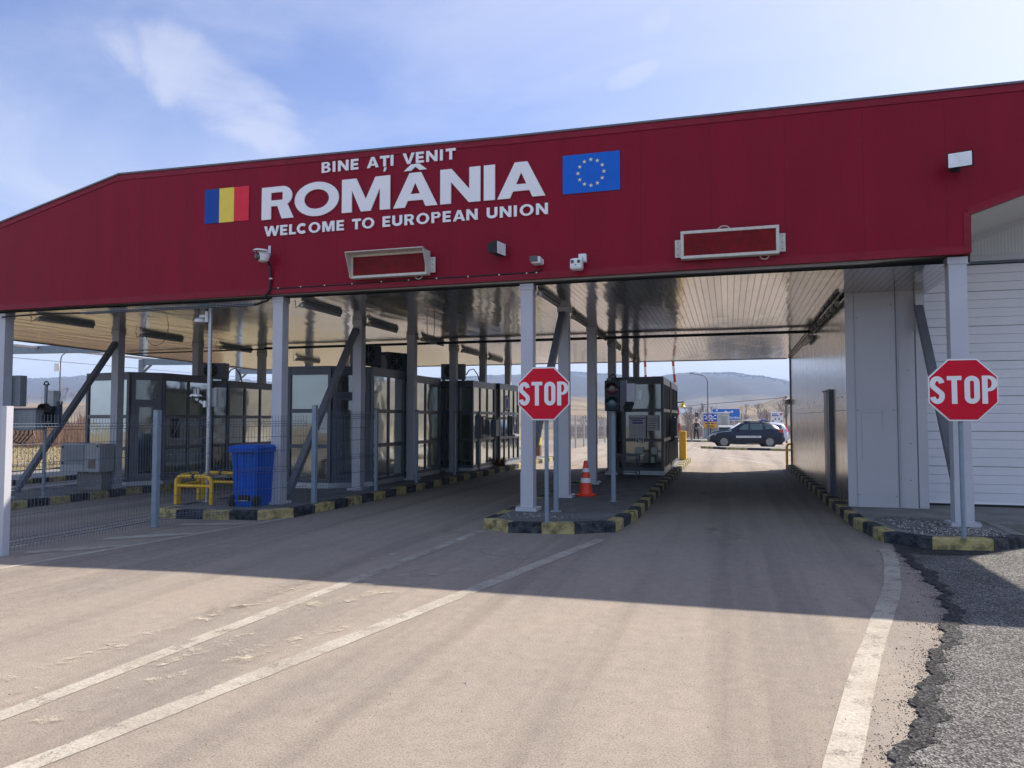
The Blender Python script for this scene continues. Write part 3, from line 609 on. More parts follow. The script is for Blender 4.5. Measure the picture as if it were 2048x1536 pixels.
b_poly = [(-26, 8), (-19.45, 8), (-19.45, 45), (-26, 45)]
island('pavement', b_poly, 0.15, gz, [0, .55, 0, 0], top='concrete')
r_poly = [(1.72, 25.3), (1.74, 12.0), (1.90, 10.62), (2.36, 10.2), (3.05, 10.28), (3.56, 10.72), (3.58, 12.0), (7.3, 12.0), (7.3, 25.3)]
island('pavement', r_poly, 0.15, lambda x, y: 0, [.46, .48, .62, .75, .65, 0, 0, 0, 0], top='concrete', kstart=1)
mb = MB(); mb.sheet([(2.0, 11.9), (2.15, 11.0), (2.6, 10.5), (3.05, 10.5), (3.35, 10.85), (3.38, 11.8), (2.9, 12.1), (2.3, 12.3)], 0.151, 'gravel'); struct(mb.build('gravel_bed'))
mb = MB()
for _ in range(900): pebble(mb, random.uniform(2.15, 3.3), random.uniform(10.5, 11.9), 0.148, random.uniform(.006, .016), random.choice(['stone_pale', 'stone_pale', 'stone_dark']))
for _ in range(200): pebble(mb, random.gauss(-2.75, .3), 10.75 + random.uniform(-.15, .4), 0.146, random.uniform(.005, .014), random.choice(['stone_pale', 'stone_dark']))
tag(mb.build('gravel_stones'), 'pale gravel stones lying round the stop sign posts', 'gravel', kind='stuff')
# concrete kerb islands in the sunlit yard beyond
island('pavement', [(-4.5, 60.5), (-1.0, 59.8), (1.5, 60.5), (1.5, 70), (-4.5, 70)], 0.13, gz, [1.2, 1.2, 0, 0, 0], top='concrete')
island('pavement', [(-1.6, 44.3), (-0.2, 42.6), (3.2, 41.0), (12, 40.5), (12, 42.6), (1.0, 44.6)], 0.13, gz, [1.4, 1.4, 1.4, 0, 0, 0], top='concrete')

# ------------------------------------------------------------------ canopy
YF = 11.30; YB = 25.8; ZB = 3.78
def zs(y): return 3.74 - 0.0105 * (y - YF)
canopy = thing('canopy', (-7.5, 11.3, 0), 'long red sheet-metal checkpoint canopy on pale grey steel columns, sloping down at its left end', 'canopy')
fpoly = [(-18.3, ZB), (3.18, 3.85), (3.2, 4.39), (6.95, 5.70), (6.95, 6.10), (-3.5, 6.155), (-11.14, 6.275), (-18.3, 4.535)]
MB().prismy(fpoly, YF, YF + 0.10, 'red_panel').build('fascia', canopy)
mb = MB()   # trim strips, 3 mm proud
mb.bar((-18.3, YF - 0.006, ZB + .045), (3.1, YF - 0.006, 3.90), 0.012, 0.11, 'red_trim', up=(0, 0, 1))
mb.box(3.10, 3.19, YF - .012, YF - .001, 3.86, 4.42, 'red_trim')
for a, b_ in (((-18.3, 4.535), (-11.14, 6.275)), ((-11.14, 6.275), (-3.5, 6.155)), ((-3.5, 6.155), (6.95, 6.10))):
    mb.bar((a[0], YF - .008, a[1] - .055), (b_[0], YF - .008, b_[1] - .045), 0.016, 0.11, 'red_trim')
mb.bar((3.15, YF - .007, 4.42), (6.95, YF - .007, 5.745), 0.014, 0.10, 'red_trim')
mb.build('trim', canopy)
mb = MB()
for a, b_ in (((-18.3, 4.545), (-11.14, 6.285)), ((-11.14, 6.285), (-3.5, 6.165)), ((-3.5, 6.165), (6.95, 6.11))):
    mb.bar((a[0], YF + .04, a[1]), (b_[0], YF + .04, b_[1]), 0.16, 0.03, 'grey_frame')
mb.build('flashing', canopy)
mb = MB(); nx, ny = 12, 10; x0, x1 = -18.2, 3.2
xs_ = [x0 + (x1 - x0) * i / nx for i in range(nx + 1)]; ysn = [YF + .1 + (YB - YF - .1) * j / ny for j in range(ny + 1)]
mb.add([(x, y, zs(y)) for y in ysn for x in xs_], [(j * (nx + 1) + i, j * (nx + 1) + i + 1, (j + 1) * (nx + 1) + i + 1, (j + 1) * (nx + 1) + i) for j in range(ny) for i in range(nx)], 'soffit_sheet')
mb.build('soffit', canopy)
mb = MB()   # roof body behind the fascia
rp = [(-18.3, 3.80), (1.85, 3.80), (3.19, 3.88), (3.21, 4.44), (6.94, 5.74), (6.94, 6.02), (-3.5, 6.04), (-11.14, 6.16), (-18.3, 4.42)]
mb.prismy(rp, YF + .101, 14.0, 'roof_grey')
rp2 = [(-18.3, 3.78), (1.85, 3.78), (1.85, 6.02), (-3.5, 6.04), (-11.14, 6.16), (-18.3, 4.42)]
mb.prismy(rp2, 14.0, YB, 'roof_grey'); mb.build('roof', canopy)
mb = MB(); mb.box(-18.3, 1.86, YB + .002, YB + .05, 3.57, 4.4, 'roof_grey'); mb.bar((-18.25, YF + .1, 3.76), (-18.25, YB, 3.60), .05, .08, 'grey_frame'); mb.build('edge_trim', canopy)
mb = MB(); mb.add([(3.2, YF + .1, 4.385), (6.95, YF + .1, 5.695), (6.95, 14.03, 5.695), (3.2, 14.03, 4.385)], [(0, 1, 2, 3)], 'siding'); mb.add([(3.201, YF + .1, 3.74), (3.201, YF + .1, 4.4), (3.201, 14.03, 4.4), (3.201, 14.03, 3.72)], [(0, 1, 2, 3)], 'siding'); mb.build('porch_ceiling', canopy)
# columns: one mesh each, with base plate and lower cladding of their own
def column(x, y, zb, zt, clad=False, wd=.20, dp=.20):
    mb = MB(); mb.box(x, x + wd, y, y + dp, zb, zt, 'column_paint'); c = mb.build('column', canopy, bevel=.008)
    p = MB(); p.box(x - .07, x + wd + .07, y - .07, y + dp + .07, zb - .01, zb + .045, 'column_paint')
    for i, j in ((-.045, -.045), (wd + .045, -.045)): p.lathe((x + i, y + j, zb + .045), [(.016, 0), (.016, .03)], 'galvanised', 6)
    p.build('base_plate', c)
    if clad: q = MB(); q.box(x - .005, x + wd + .005, y - .005, y + dp + .005, zb + .045, zb + .60, 'column_paint'); q.build('cladding', c, bevel=.004)
    h = MB(); h.box(x - .012, x + wd + .012, y - .012, y + dp + .012, zt - .10, zt - .004, 'column_paint'); h.build('cap', c)
column(-3.20, 11.42, .15, 3.78, True); column(2.93, 11.40, .15, 3.83, True, .225); column(-7.80, 11.42, .10, 3.78, True)
ys_cols = [13.7, 16.5, 19.5, 22.2, 24.9]
for y in ys_cols: column(-3.07, y if y > 14 else 13.55, .15, zs(y))
for y in [14.1, 16.85, 19.75, 22.4, 25.2]: column(-7.66, y, .105, zs(y))
for y in [11.42, 14.15, 16.9, 19.8, 22.5, 25.2]: column(-14.24 if y < 12 else -14.06, y, -.02, zs(y))
def brace(p, q): 
    mb = MB(); mb.bar(p, q, .10, .12, 'grey_frame', up=(1, 0, 0)); mb.build('brace', canopy)
brace((-2.97, 13.50, 3.58), (-3.10, 11.66, .9)); brace((-7.56, 14.05, 3.50), (-7.62, 11.66, .22)); brace((-13.9, 14.1, 3.40), (-13.9, 11.66, .15))
brace((2.98, 13.36, 3.45), (3.02, 11.64, .70))
mb = MB(); mb.box(2.93, 3.05, 13.30, 13.42, 3.05, 3.62, 'white_panel'); mb.build('brace_plate', canopy)

# ------------------------------------------------------------------ hall on the right
hall = thing('hall', (4.4, 14, 0), 'pale metal-clad inspection hall with a white sectional door, right of the lanes', 'building')
MB().box(1.90, 2.2, 13.52, 25.0, .14, 3.66, 'wall_sheet').build('side_wall', hall)
mb = MB(); mb.box(1.9, 3.09, 13.5, 13.515, .145, 3.735, 'white_panel'); mb.build('front_wall', hall)
mb = MB()
for x0, x1 in ((1.895, 2.02), (2.70, 2.72), (2.96, 3.10)): mb.box(x0, x1, 13.488, 13.4985, .15, 3.73, 'white_panel')
mb.box(3.086, 3.10, 13.499, 14.04, .15, 3.73, 'white_panel')
mb.box(2.66, 2.672, 13.494, 13.499, .15, 3.73, 'grey_frame'); mb.box(2.945, 2.957, 13.494, 13.499, .15, 3.73, 'grey_frame')
mb.box(2.035, 2.045, 13.496, 13.499, .15, 3.73, 'cabinet_grey'); mb.build('corner_trim', hall)
mb = MB()
for x, z in ((2.06, .35), (2.62, .33), (2.07, 1.75), (2.61, 1.75), (2.08, 3.3), (2.6, 3.5), (2.85, 1.2), (2.83, 2.4), (2.84, .6)): mb.lathe((x, 13.4985, z), [(.011, -.001), (.011, -.008), (.004, -.012)], 'box_grey', 8, 'y')
for z in (2.3, 1.75): mb.box(2.12, 2.45, 13.4975, 13.499, z - .6 if z > 2 else z, z - .592 if z > 2 else z + .006, 'cabinet_grey')
mb.box(2.12, 2.126, 13.4975, 13.499, .9, 1.75, 'cabinet_grey'); mb.box(2.44, 2.446, 13.4975, 13.499, 1.4, 1.75, 'cabinet_grey'); mb.build('screws', hall)
# garage front
mb = MB(); mb.box(3.10, 6.93, 14.06, 14.2, 4.27, 6.0, 'siding'); mb.box(6.62, 6.93, 14.06, 14.2, .14, 4.27, 'siding'); mb.build('gable_wall', hall)
mb = MB(); mb.bar((3.1, 14.045, 4.30), (6.62, 14.045, 4.30), .02, .10, 'white_panel'); mb.box(3.10, 6.62, 14.03, 14.058, 4.205, 4.245, 'dark_frame'); mb.bar((3.2, 14.045, 4.35), (6.93, 14.045, 5.655), .03, .09, 'white_panel'); mb.build('lintel', hall)
dr = MB(); z = .225; k = 0
while z < 4.15:
    hh = .147; big = (k % 4 == 3); j_ = random.uniform(-.0012, .0012)
    dr.box(3.20, 6.60, 14.075 + j_, 14.12, z, min(4.2, z + hh - (.011 if big else .0035)), 'door_white'); z += hh; k += 1
dr.box(3.20, 6.60, 14.10, 14.13, .19, 4.2, 'cabinet_grey')
door = dr.build('sectional_door', hall, bevel=.003)
mb = MB(); mb.box(3.2, 6.6, 14.065, 14.074, .185, .225, 'sign_white'); mb.box(3.2, 6.6, 14.08, 14.12, .14, .184, 'rubber'); mb.build('bottom_seal', door)
MB().box(3.10, 3.195, 14.05, 14.10, .14, 4.2, 'white_panel').build('door_jamb', hall)
mb = MB(); mb.box(1.86, 6.93, 25.0, 25.1, .14, 5.9, 'wall_sheet'); mb.box(6.83, 6.93, 14.2, 25, .14, 5.9, 'siding'); mb.box(1.86, 6.94, 14.0, 25.1, 5.9, 6.0, 'roof_grey'); mb.box(2.2, 6.83, 14.2, 14.25, .14, 5.9, 'cabinet_grey'); mb.build('rear_wall', hall)
sd = MB(); sd.box(1.86, 1.898, 15.30, 16.30, .15, 2.14, 'dark_frame'); sdo = sd.build('side_door', hall)
mb = MB(); mb.box(1.835, 1.858, 15.30, 15.36, .15, 2.14, 'dark_frame'); mb.box(1.835, 1.858, 15.74, 15.80, .15, 2.14, 'galvanised'); mb.box(1.84, 1.858, 15.37, 15.73, .2, 2.1, 'cabinet_grey'); mb.box(1.84, 1.9, 15.28, 16.32, 2.142, 2.17, 'box_grey'); mb.build('door_frame', sdo)
mb = MB(); mb.box(1.885, 1.899, 13.52, 25, 1.745, 1.75, 'cabinet_grey')
for y in [14 + .55 * i for i in range(20)]: mb.lathe((1.899, y, 1.78 + .1 * (int(y * 7) % 3)), [(.01, -.001), (.01, -.008), (.003, -.011)], 'box_grey', 6, 'x')
mb.build('rivets', hall)
mb = MB(); mb.tube([(1.84, 13.7, 3.66), (1.83, 18.3, 3.62), (1.84, 25, 3.56)], .022, 'black_plastic', 6)
for i in range(14): y = 13.8 + i * .33; mb.box(1.80, 1.86, y, y + .16, 3.56, 3.64, 'black_plastic' if i % 2 else 'cabinet_grey')
tag(mb.build('cable_duct'), 'dark cable duct along the top of the polished hall wall under the soffit', 'cable duct')
t_ = thing('tube_lamp', (1.86, 18.6, 3.5), 'short pale tube lamp fixed high on the polished hall wall', 'lamp')
MB().tube([(1.82, 18.1, 3.47), (1.82, 19.4, 3.45)], .055, 'ivory_metal', 10).build('tube', t_); MB().box(1.80, 1.895, 18.5, 18.9, 3.49, 3.56, 'dark_frame').build('bracket', t_)

# ------------------------------------------------------------------ lettering and flags on the fascia
YL = YF - .012
def letters(name, conts, label):
    t_ = thing(name, (conts[0][0][0], YL, conts[0][0][1]), label, 'lettering'); box = lambda c: (min(p[0] for p in c), max(p[0] for p in c), min(p[1] for p in c), max(p[1] for p in c)); grp = []
    for c in conts:
        b_ = box(c)
        for g in grp:
            a = g[0]
            if b_[0] > a[0] - .001 and b_[1] < a[1] + .001 and b_[2] > a[2] - .2 and b_[3] < a[3] + .2: g[1].append(c); break
        else: grp.append((b_, [c]))
    for a, cs in grp: contours_mesh('letter', cs, YL, .022, 'letter_white').build('letter', t_)
    return t_
letters('lettering', text_conts('BINE AȚI VENIT', -6.76, -4.29, 5.885, .185, .050), 'white cut-out words BINE AȚI VENIT, the top line on the red fascia')
ranges = [('R', -7.96, -7.31), ('O', -7.29, -6.42), ('M', -6.36, -5.45), ('A', -5.39, -4.59), ('N', -4.54, -3.84), ('I', -3.78, -3.59), ('A', -3.55, -2.75)]
cts = []
for ch, a, b_ in ranges:
    for c in glyph(ch, b_ - a, .58, .19): cts.append([(a + p[0], 5.145 + p[1]) for p in c])
cx = -4.99; cts.append([(cx - .21, 5.765), (cx - .075, 5.765), (cx, 5.825), (cx + .075, 5.765), (cx + .21, 5.765), (cx + .075, 5.872), (cx - .075, 5.872)])
letters('lettering', cts, 'big white cut-out word ROMÂNIA on the red fascia')
letters('lettering', text_conts('WELCOME TO EUROPEAN UNION', -7.90, -2.71, 4.845, .18, .049), 'white cut-out words WELCOME TO EUROPEAN UNION, the bottom line on the red fascia')
fl = thing('flag_board', (-8.71, YL, 5.17), 'blue, yellow and red flag board left of the big white word', 'flag board')
for i, mm in enumerate(('flag_navy', 'flag_yellow', 'flag_red')): MB().box(-9.18 + i * .313, -9.18 + (i + 1) * .313 - .0, YL - .006, YL + .010, 5.17, 5.80, mm).build('stripe', fl)
fe = thing('flag_board', (-2.02, YL, 5.14), 'blue flag board with a ring of pale stars, right of the big white word', 'flag board')
MB().box(-2.47, -1.57, YL - .006, YL + .010, 5.14, 5.755, 'flag_blue').build('board', fe)
for i in range(12):
    a = R(30 * i); cx, cz = -2.02 + .205 * math.sin(a), 5.45 + .205 * math.cos(a)
    pts = [(cx + (.036 if k % 2 == 0 else .0145) * math.sin(R(36 * k)), cz + (.036 if k % 2 == 0 else .0145) * math.cos(R(36 * k))) for k in range(10)]
    MB().prismy(pts, YL - .011, YL - .0065, 'star').build('star', fe)

# ------------------------------------------------------------------ message displays, lamps, cameras on the fascia
def vms(x0, x1, z0, z1, hood, label):
    t_ = thing('message_display', ((x0 + x1) / 2, YF, z0), label, 'display'); d = .13; y0 = YF - .05 - d
    mb = MB(); f = .045
    for a in ((x0, x1, z0, z0 + f), (x0, x1, z1 - f, z1), (x0, x0 + f, z0 + f, z1 - f), (x1 - f, x1, z0 + f, z1 - f)): mb.box(a[0], a[1], y0, YF - .05, a[2], a[3], 'ivory_metal')
    mb.box(x0 + f, x1 - f, YF - .08, YF - .05, z0 + f, z1 - f, 'box_grey'); mb.build('housing', t_, bevel=.006)
    MB().box(x0 + f, x1 - f, y0 + .012, y0 + .03, z0 + f, z1 - f, 'display_red').build('screen', t_)
    for x in ((x0 - .09, x0 - .004), (x1 + .004, x1 + .09)): 
        mb = MB(); mb.box(x[0], x[1], YF - .06, YF - .05, z0 + .05, z1 - .10, 'ivory_metal'); mb.box(x[0] + .03, x[1] - .03, YF - .05, YF - .001, z0 + .08, z1 - .13, 'ivory_metal')
        for zz in (z0 + .09, z0 + .18, z1 - .14): mb.lathe(((x[0] + x[1]) / 2, YF - .06, zz), [(.01, 0), (.01, -.008)], 'box_grey', 6, 'y')
        mb.build('bracket', t_)
    if hood:
        mb = MB(); yo = y0 - .20
        mb.add([(x0, y0, z1), (x1, y0, z1), (x1, yo, z1 + .01), (x0, yo, z1 + .01), (x0, y0, z1 - .012), (x1, y0, z1 - .012), (x1, yo, z1 - .004), (x0, yo, z1 - .004)], [(0, 1, 2, 3), (7, 6, 5, 4), (2, 6, 7, 3), (0, 4, 5, 1)], 'ivory_metal')
        for x in (x0, x1 - .008): mb.prism([(0, 0)], 0, 0, 'ivory_metal') if False else mb.add([(x, y0, z1 - .012), (x, yo, z1 - .004), (x, y0 - .02, z0 + .02), (x, y0, z0), (x + .008, y0, z1 - .012), (x + .008, yo, z1 - .004), (x + .008, y0 - .02, z0 + .02), (x + .008, y0, z0)], [(0, 1, 2, 3), (7, 6, 5, 4), (0, 4, 5, 1), (1, 5, 6, 2), (2, 6, 7, 3)], 'ivory_metal')
        mb.build('hood', t_)
    mb = MB(); xx = x1 - .08 if hood else x0 + .5
    mb.tube([(x1 - .20 + .02 * math.cos(a) * 3, YF - .07, z0 - .0 - .05 * math.sin(a)) for a in [math.pi * i / 8 for i in range(9)]], .008, 'ivory_metal', 5)
    mb.tube([(x0 + .62 + .09 * math.cos(a), YF - .09, z1 - .01 + .07 * math.sin(a)) for a in [math.pi * i / 8 for i in range(9)]] if not hood else [(x0 + .62, YF - .1, z1 + .0), (x0 + .55, YF - .2, z1 + .05)], .008, 'ivory_metal', 5); mb.build('cable', t_)
    return t_
vms(-6.10, -4.70, 3.965, 4.37, True, 'hooded message display with a dark red screen, under the word WELCOME')
vms(-.655, .725, 3.965, 4.38, False, 'hoodless dark red message display in an ivory frame over the right lane')
def flood(x, z, yaw, label, bright):
    t_ = thing('floodlight', (x, YF - .15, z), label, 'floodlight'); c, s_ = math.cos(yaw), math.sin(yaw)
    def T(p): return (x + p[0] * c - p[1] * s_, YF - .22 + p[0] * s_ + p[1] * c, z + p[2])
    mb = MB(); fr = [(-.15, -.10, .10), (.15, -.10, .10), (.15, -.10, -.12), (-.15, -.10, -.12)]; bk = [(-.08, .10, .07), (.08, .10, .07), (.08, .10, -.06), (-.08, .10, -.06)]
    mb.add([T(p) for p in fr + bk], [(7, 6, 5, 4), (0, 4, 5, 1), (1, 5, 6, 2), (2, 6, 7, 3), (3, 7, 4, 0)], 'black_plastic'); mb.build('lamp_housing', t_)
    mb = MB(); mb.add([T(p) for p in ((-.135, -.105, .085), (.135, -.105, .085), (.135, -.105, -.105), (-.135, -.105, -.105), (-.135, -.11, .085), (.135, -.11, .085), (.135, -.11, -.105), (-.135, -.11, -.105))], [(4, 5, 6, 7), (0, 1, 5, 4), (1, 2, 6, 5), (2, 3, 7, 6), (3, 0, 4, 7)], bright); mb.build('lamp_glass', t_)
    mb = MB(); mb.box(x - .02, x + .02, YF - .16, YF - .001, z - .03, z + .03, 'black_plastic'); mb.box(x - .06, x + .06, YF - .02, YF - .001, z - .08, z + .08, 'black_plastic'); mb.build('bracket', t_)
flood(-3.52, 4.30, R(78), 'small black floodlight turned sideways on the fascia, above the centre column', 'lamp_glass')
flood(3.02, 5.06, R(-14), 'small floodlight with a bright glass near the right end of the fascia', 'lamp_glass')
t_ = thing('dome_camera', (-7.79, YF, 4.45), 'white dome camera with a peaked hood, high on the fascia above the left column', 'camera')
MB().lathe((-7.80, YF - .20, 4.36), [(.03, -.02), (.085, .0), (.115, .07), (.115, .11), (.085, .17), (.03, .20)], 'white_plastic', 22).build('camera_body', t_, True)
mb = MB(); mb.lathe((-7.84, YF - .265, 4.435), [(.012, -.075), (.06, -.05), (.078, 0), (.06, .05), (.012, .075)], 'lens_black', 18); mb.build('camera_lens', t_, True)
mb = MB(); mb.add([(-7.80 + .13 * math.cos(a), YF - .22 + .17 * math.sin(a), 4.535 + .01) for a in [math.pi + math.pi * i / 10 for i in range(11)]] + [(-7.80 + .14 * math.cos(a), YF - .22 + .20 * math.sin(a), 4.515) for a in [math.pi + math.pi * i / 10 for i in range(11)]], [(i, i + 1, 12 + i, 11 + i) for i in range(10)] + [tuple(range(11))], 'white_plastic'); mb.build('hood', t_)
mb = MB(); mb.box(-7.825, -7.775, YF - .012, YF - .001, 4.5, 4.68, 'galvanised'); mb.box(-7.815, -7.785, YF - .16, YF - .012, 4.50, 4.54, 'galvanised'); mb.build('bracket', t_)
mb = MB(); mb.tube([(-7.75, YF - .12, 4.36), (-7.75, YF - .05, 4.30), (-7.75, YF - .03, 4.08), (-7.765, YF - .03, 3.95), (-7.77, YF - .04, 3.86), (-7.85, YF - .03, 3.79), (-7.86, YF + .06, 3.72)], .022, 'black_plastic', 8)
mb.lathe((-7.75, YF - .03, 4.08), [(.028, -.012), (.028, .012)], 'white_plastic', 8); tag(mb.build('cable'), 'thick black cable dropping from the white dome camera to the left column', 'cable')
mb = MB(); mb.tube([(-7.72, YF - .02, 3.90), (-6.2, YF - .02, 3.905), (-4.5, YF - .02, 3.92), (-3.0, YF - .02, 3.925), (-2.86, YF - .02, 3.94), (-2.80, YF - .04, 3.98)], .011, 'black_plastic', 6)
for x in (-7.6, -7.15, -6.68, -6.15, -5.6, -5.1, -4.6, -4.05, -3.52, -3.06, -2.9): mb.lathe((x, YF - .03, 3.918 if x > -6 else 3.908), [(.012, .012), (.014, 0), (.008, -.008)], 'white_plastic', 7, 'y')
tag(mb.build('cable'), 'thin black cable clipped along the bottom of the red fascia', 'cable')
t_ = thing('camera', (-2.85, YF, 4.06), 'stubby white camera with a black front, just right of the centre column top', 'camera')
mb = MB(); mb.box(-2.93, -2.78, YF - .26, YF - .06, 4.02, 4.13, 'white_plastic'); mb.box(-2.86, -2.78, YF - .06, YF - .001, 4.03, 4.13, 'white_plastic'); mb.build('camera_body', t_, bevel=.02)
mb = MB(); mb.box(-2.945, -2.82, YF - .285, YF - .261, 4.045, 4.135, 'lens_black'); mb.build('camera_lens', t_, bevel=.008)
t_ = thing('twin_camera', (-2.2, YF, 4.0), 'white twin-lens camera hanging under a square bracket at the fascia edge', 'camera')
mb = MB(); mb.box(-2.31, -2.12, YF - .30, YF - .12, 3.88, 4.06, 'white_plastic'); mb.build('camera_body', t_, bevel=.04)
mb = MB(); mb.lathe((-2.265, YF - .302, 4.0), [(.026, .004), (.026, -.006), (.01, -.008)], 'lens_black', 14, 'y'); mb.lathe((-2.165, YF - .302, 4.0), [(.026, .004), (.026, -.006), (.01, -.008)], 'lens_black', 14, 'y'); mb.lathe((-2.215, YF - .302, 3.95), [(.012, .004), (.012, -.005)], 'box_grey', 10, 'y'); mb.build('camera_lens', t_)
mb = MB(); mb.box(-2.21, -2.09, YF - .10, YF - .001, 4.03, 4.16, 'white_plastic'); mb.box(-2.19, -2.13, YF - .20, YF - .10, 4.05, 4.10, 'white_plastic'); mb.build('bracket', t_, bevel=.008)
# cable tray and cables under the left fascia edge
mb = MB()
for y in (YF + .02, YF + .14):
    for z in (3.64, 3.70): mb.tube([(-12.0, y, z), (-8.15, y, z)], .0045, 'galvanised', 4)
for i in range(56): x = -12 + i * .07; mb.tube([(x, YF + .02, 3.70), (x, YF + .02, 3.64), (x, YF + .14, 3.64), (x, YF + .14, 3.70)], .004, 'galvanised', 4)
for y in (YF + .05, YF + .09): mb.tube([(-14.1, YF + .1, 3.66), (-13, y, 3.68), (-12, y, 3.655), (-10, y, 3.66), (-8.1, y, 3.655), (-7.84, YF + .06, 3.72)], .016, 'black_plastic', 6)
tag(mb.build('cable_tray'), 'wire cable tray with black cables under the left edge of the fascia', 'cable tray')
# ------------------------------------------------------------------ tube lamps under the soffit
lamp = None; LBL = ['nearest', 'second', 'third', 'fourth', 'fifth', 'sixth']
def mk_lamp(x, y, label, grp='tube lamps under the soffit'):
    global lamp
    if lamp is None:
        t_ = thing('tube_lamp', (x, y, zs(y)), label, 'tube lamp', grp); z = zs(y)
        mb = MB(); mb.box(x - .05, x + .05, y - .66, y + .66, z - .05, z - .004, 'box_grey'); mb.build('lamp_housing', t_)
        mb = MB(); mb.tube([(x, y - .65, z - .075), (x, y + .65, z - .075)], .034, 'cabinet_grey', 10); mb.build('diffuser', t_)
        mb = MB(); mb.tube([(x, y - .74, z - .07), (x - .05, y - .84, z - .14), (x - .08, y - .8, z - .05), (x - .02, y - .9, z - .01)], .008, 'black_plastic', 5); mb.lathe((x, y - .72, z - .08), [(.045, -.03), (.045, .02)], 'ivory_metal', 10, 'y'); mb.build('lamp_end', t_)
        lamp = t_; return
    dup(lamp, (x, y, zs(y)), label)
for i, y in enumerate((12.4, 15.1, 17.8, 20.3, 22.9, 25.0)): mk_lamp(-2.95, y, LBL[i] + ' tube lamp in the soffit row over the centre island')
for i, y in enumerate((12.4, 15.0, 17.9, 20.8, 23.3)): mk_lamp(-7.38, y, LBL[i] + ' tube lamp in the soffit row over the left booths')
for i, y in enumerate((12.5, 15.3, 18.2, 22.0)): mk_lamp(-13.6, y, LBL[i] + ' tube lamp in the soffit row over the farthest left island')
mb = MB(); mb.tube([(-12.6, 18.1, 3.60), (1.84, 18.1, 3.60)], .035, 'black_plastic', 8); tag(mb.build('cable_pipe'), 'straight black cable pipe running across all lanes under the soffit', 'pipe')
mb = MB(); mb.tube([(-17.9, 18.6, 3.62), (-12.7, 18.3, 3.60)], .022, 'black_plastic', 6); tag(mb.build('cable_pipe'), 'thinner black cable pipe under the soffit at the far left', 'pipe')
for x, y, rr, dd, lb in ((-12.65, 14.0, .33, .42, 'thin brown cable hanging in a loop from the soffit at the left'), (-6.25, 15.0, .09, .46, 'thin grey cable hanging in a narrow soffit loop over the left lane')):
    mb = MB(); mb.tube([(x + rr * math.cos(a), y, zs(y) - dd * math.sin(a)) for a in [math.pi * i / 14 for i in range(15)]], .008, 'bark' if rr > .2 else 'box_grey', 5); tag(mb.build('cable'), lb, 'cable')

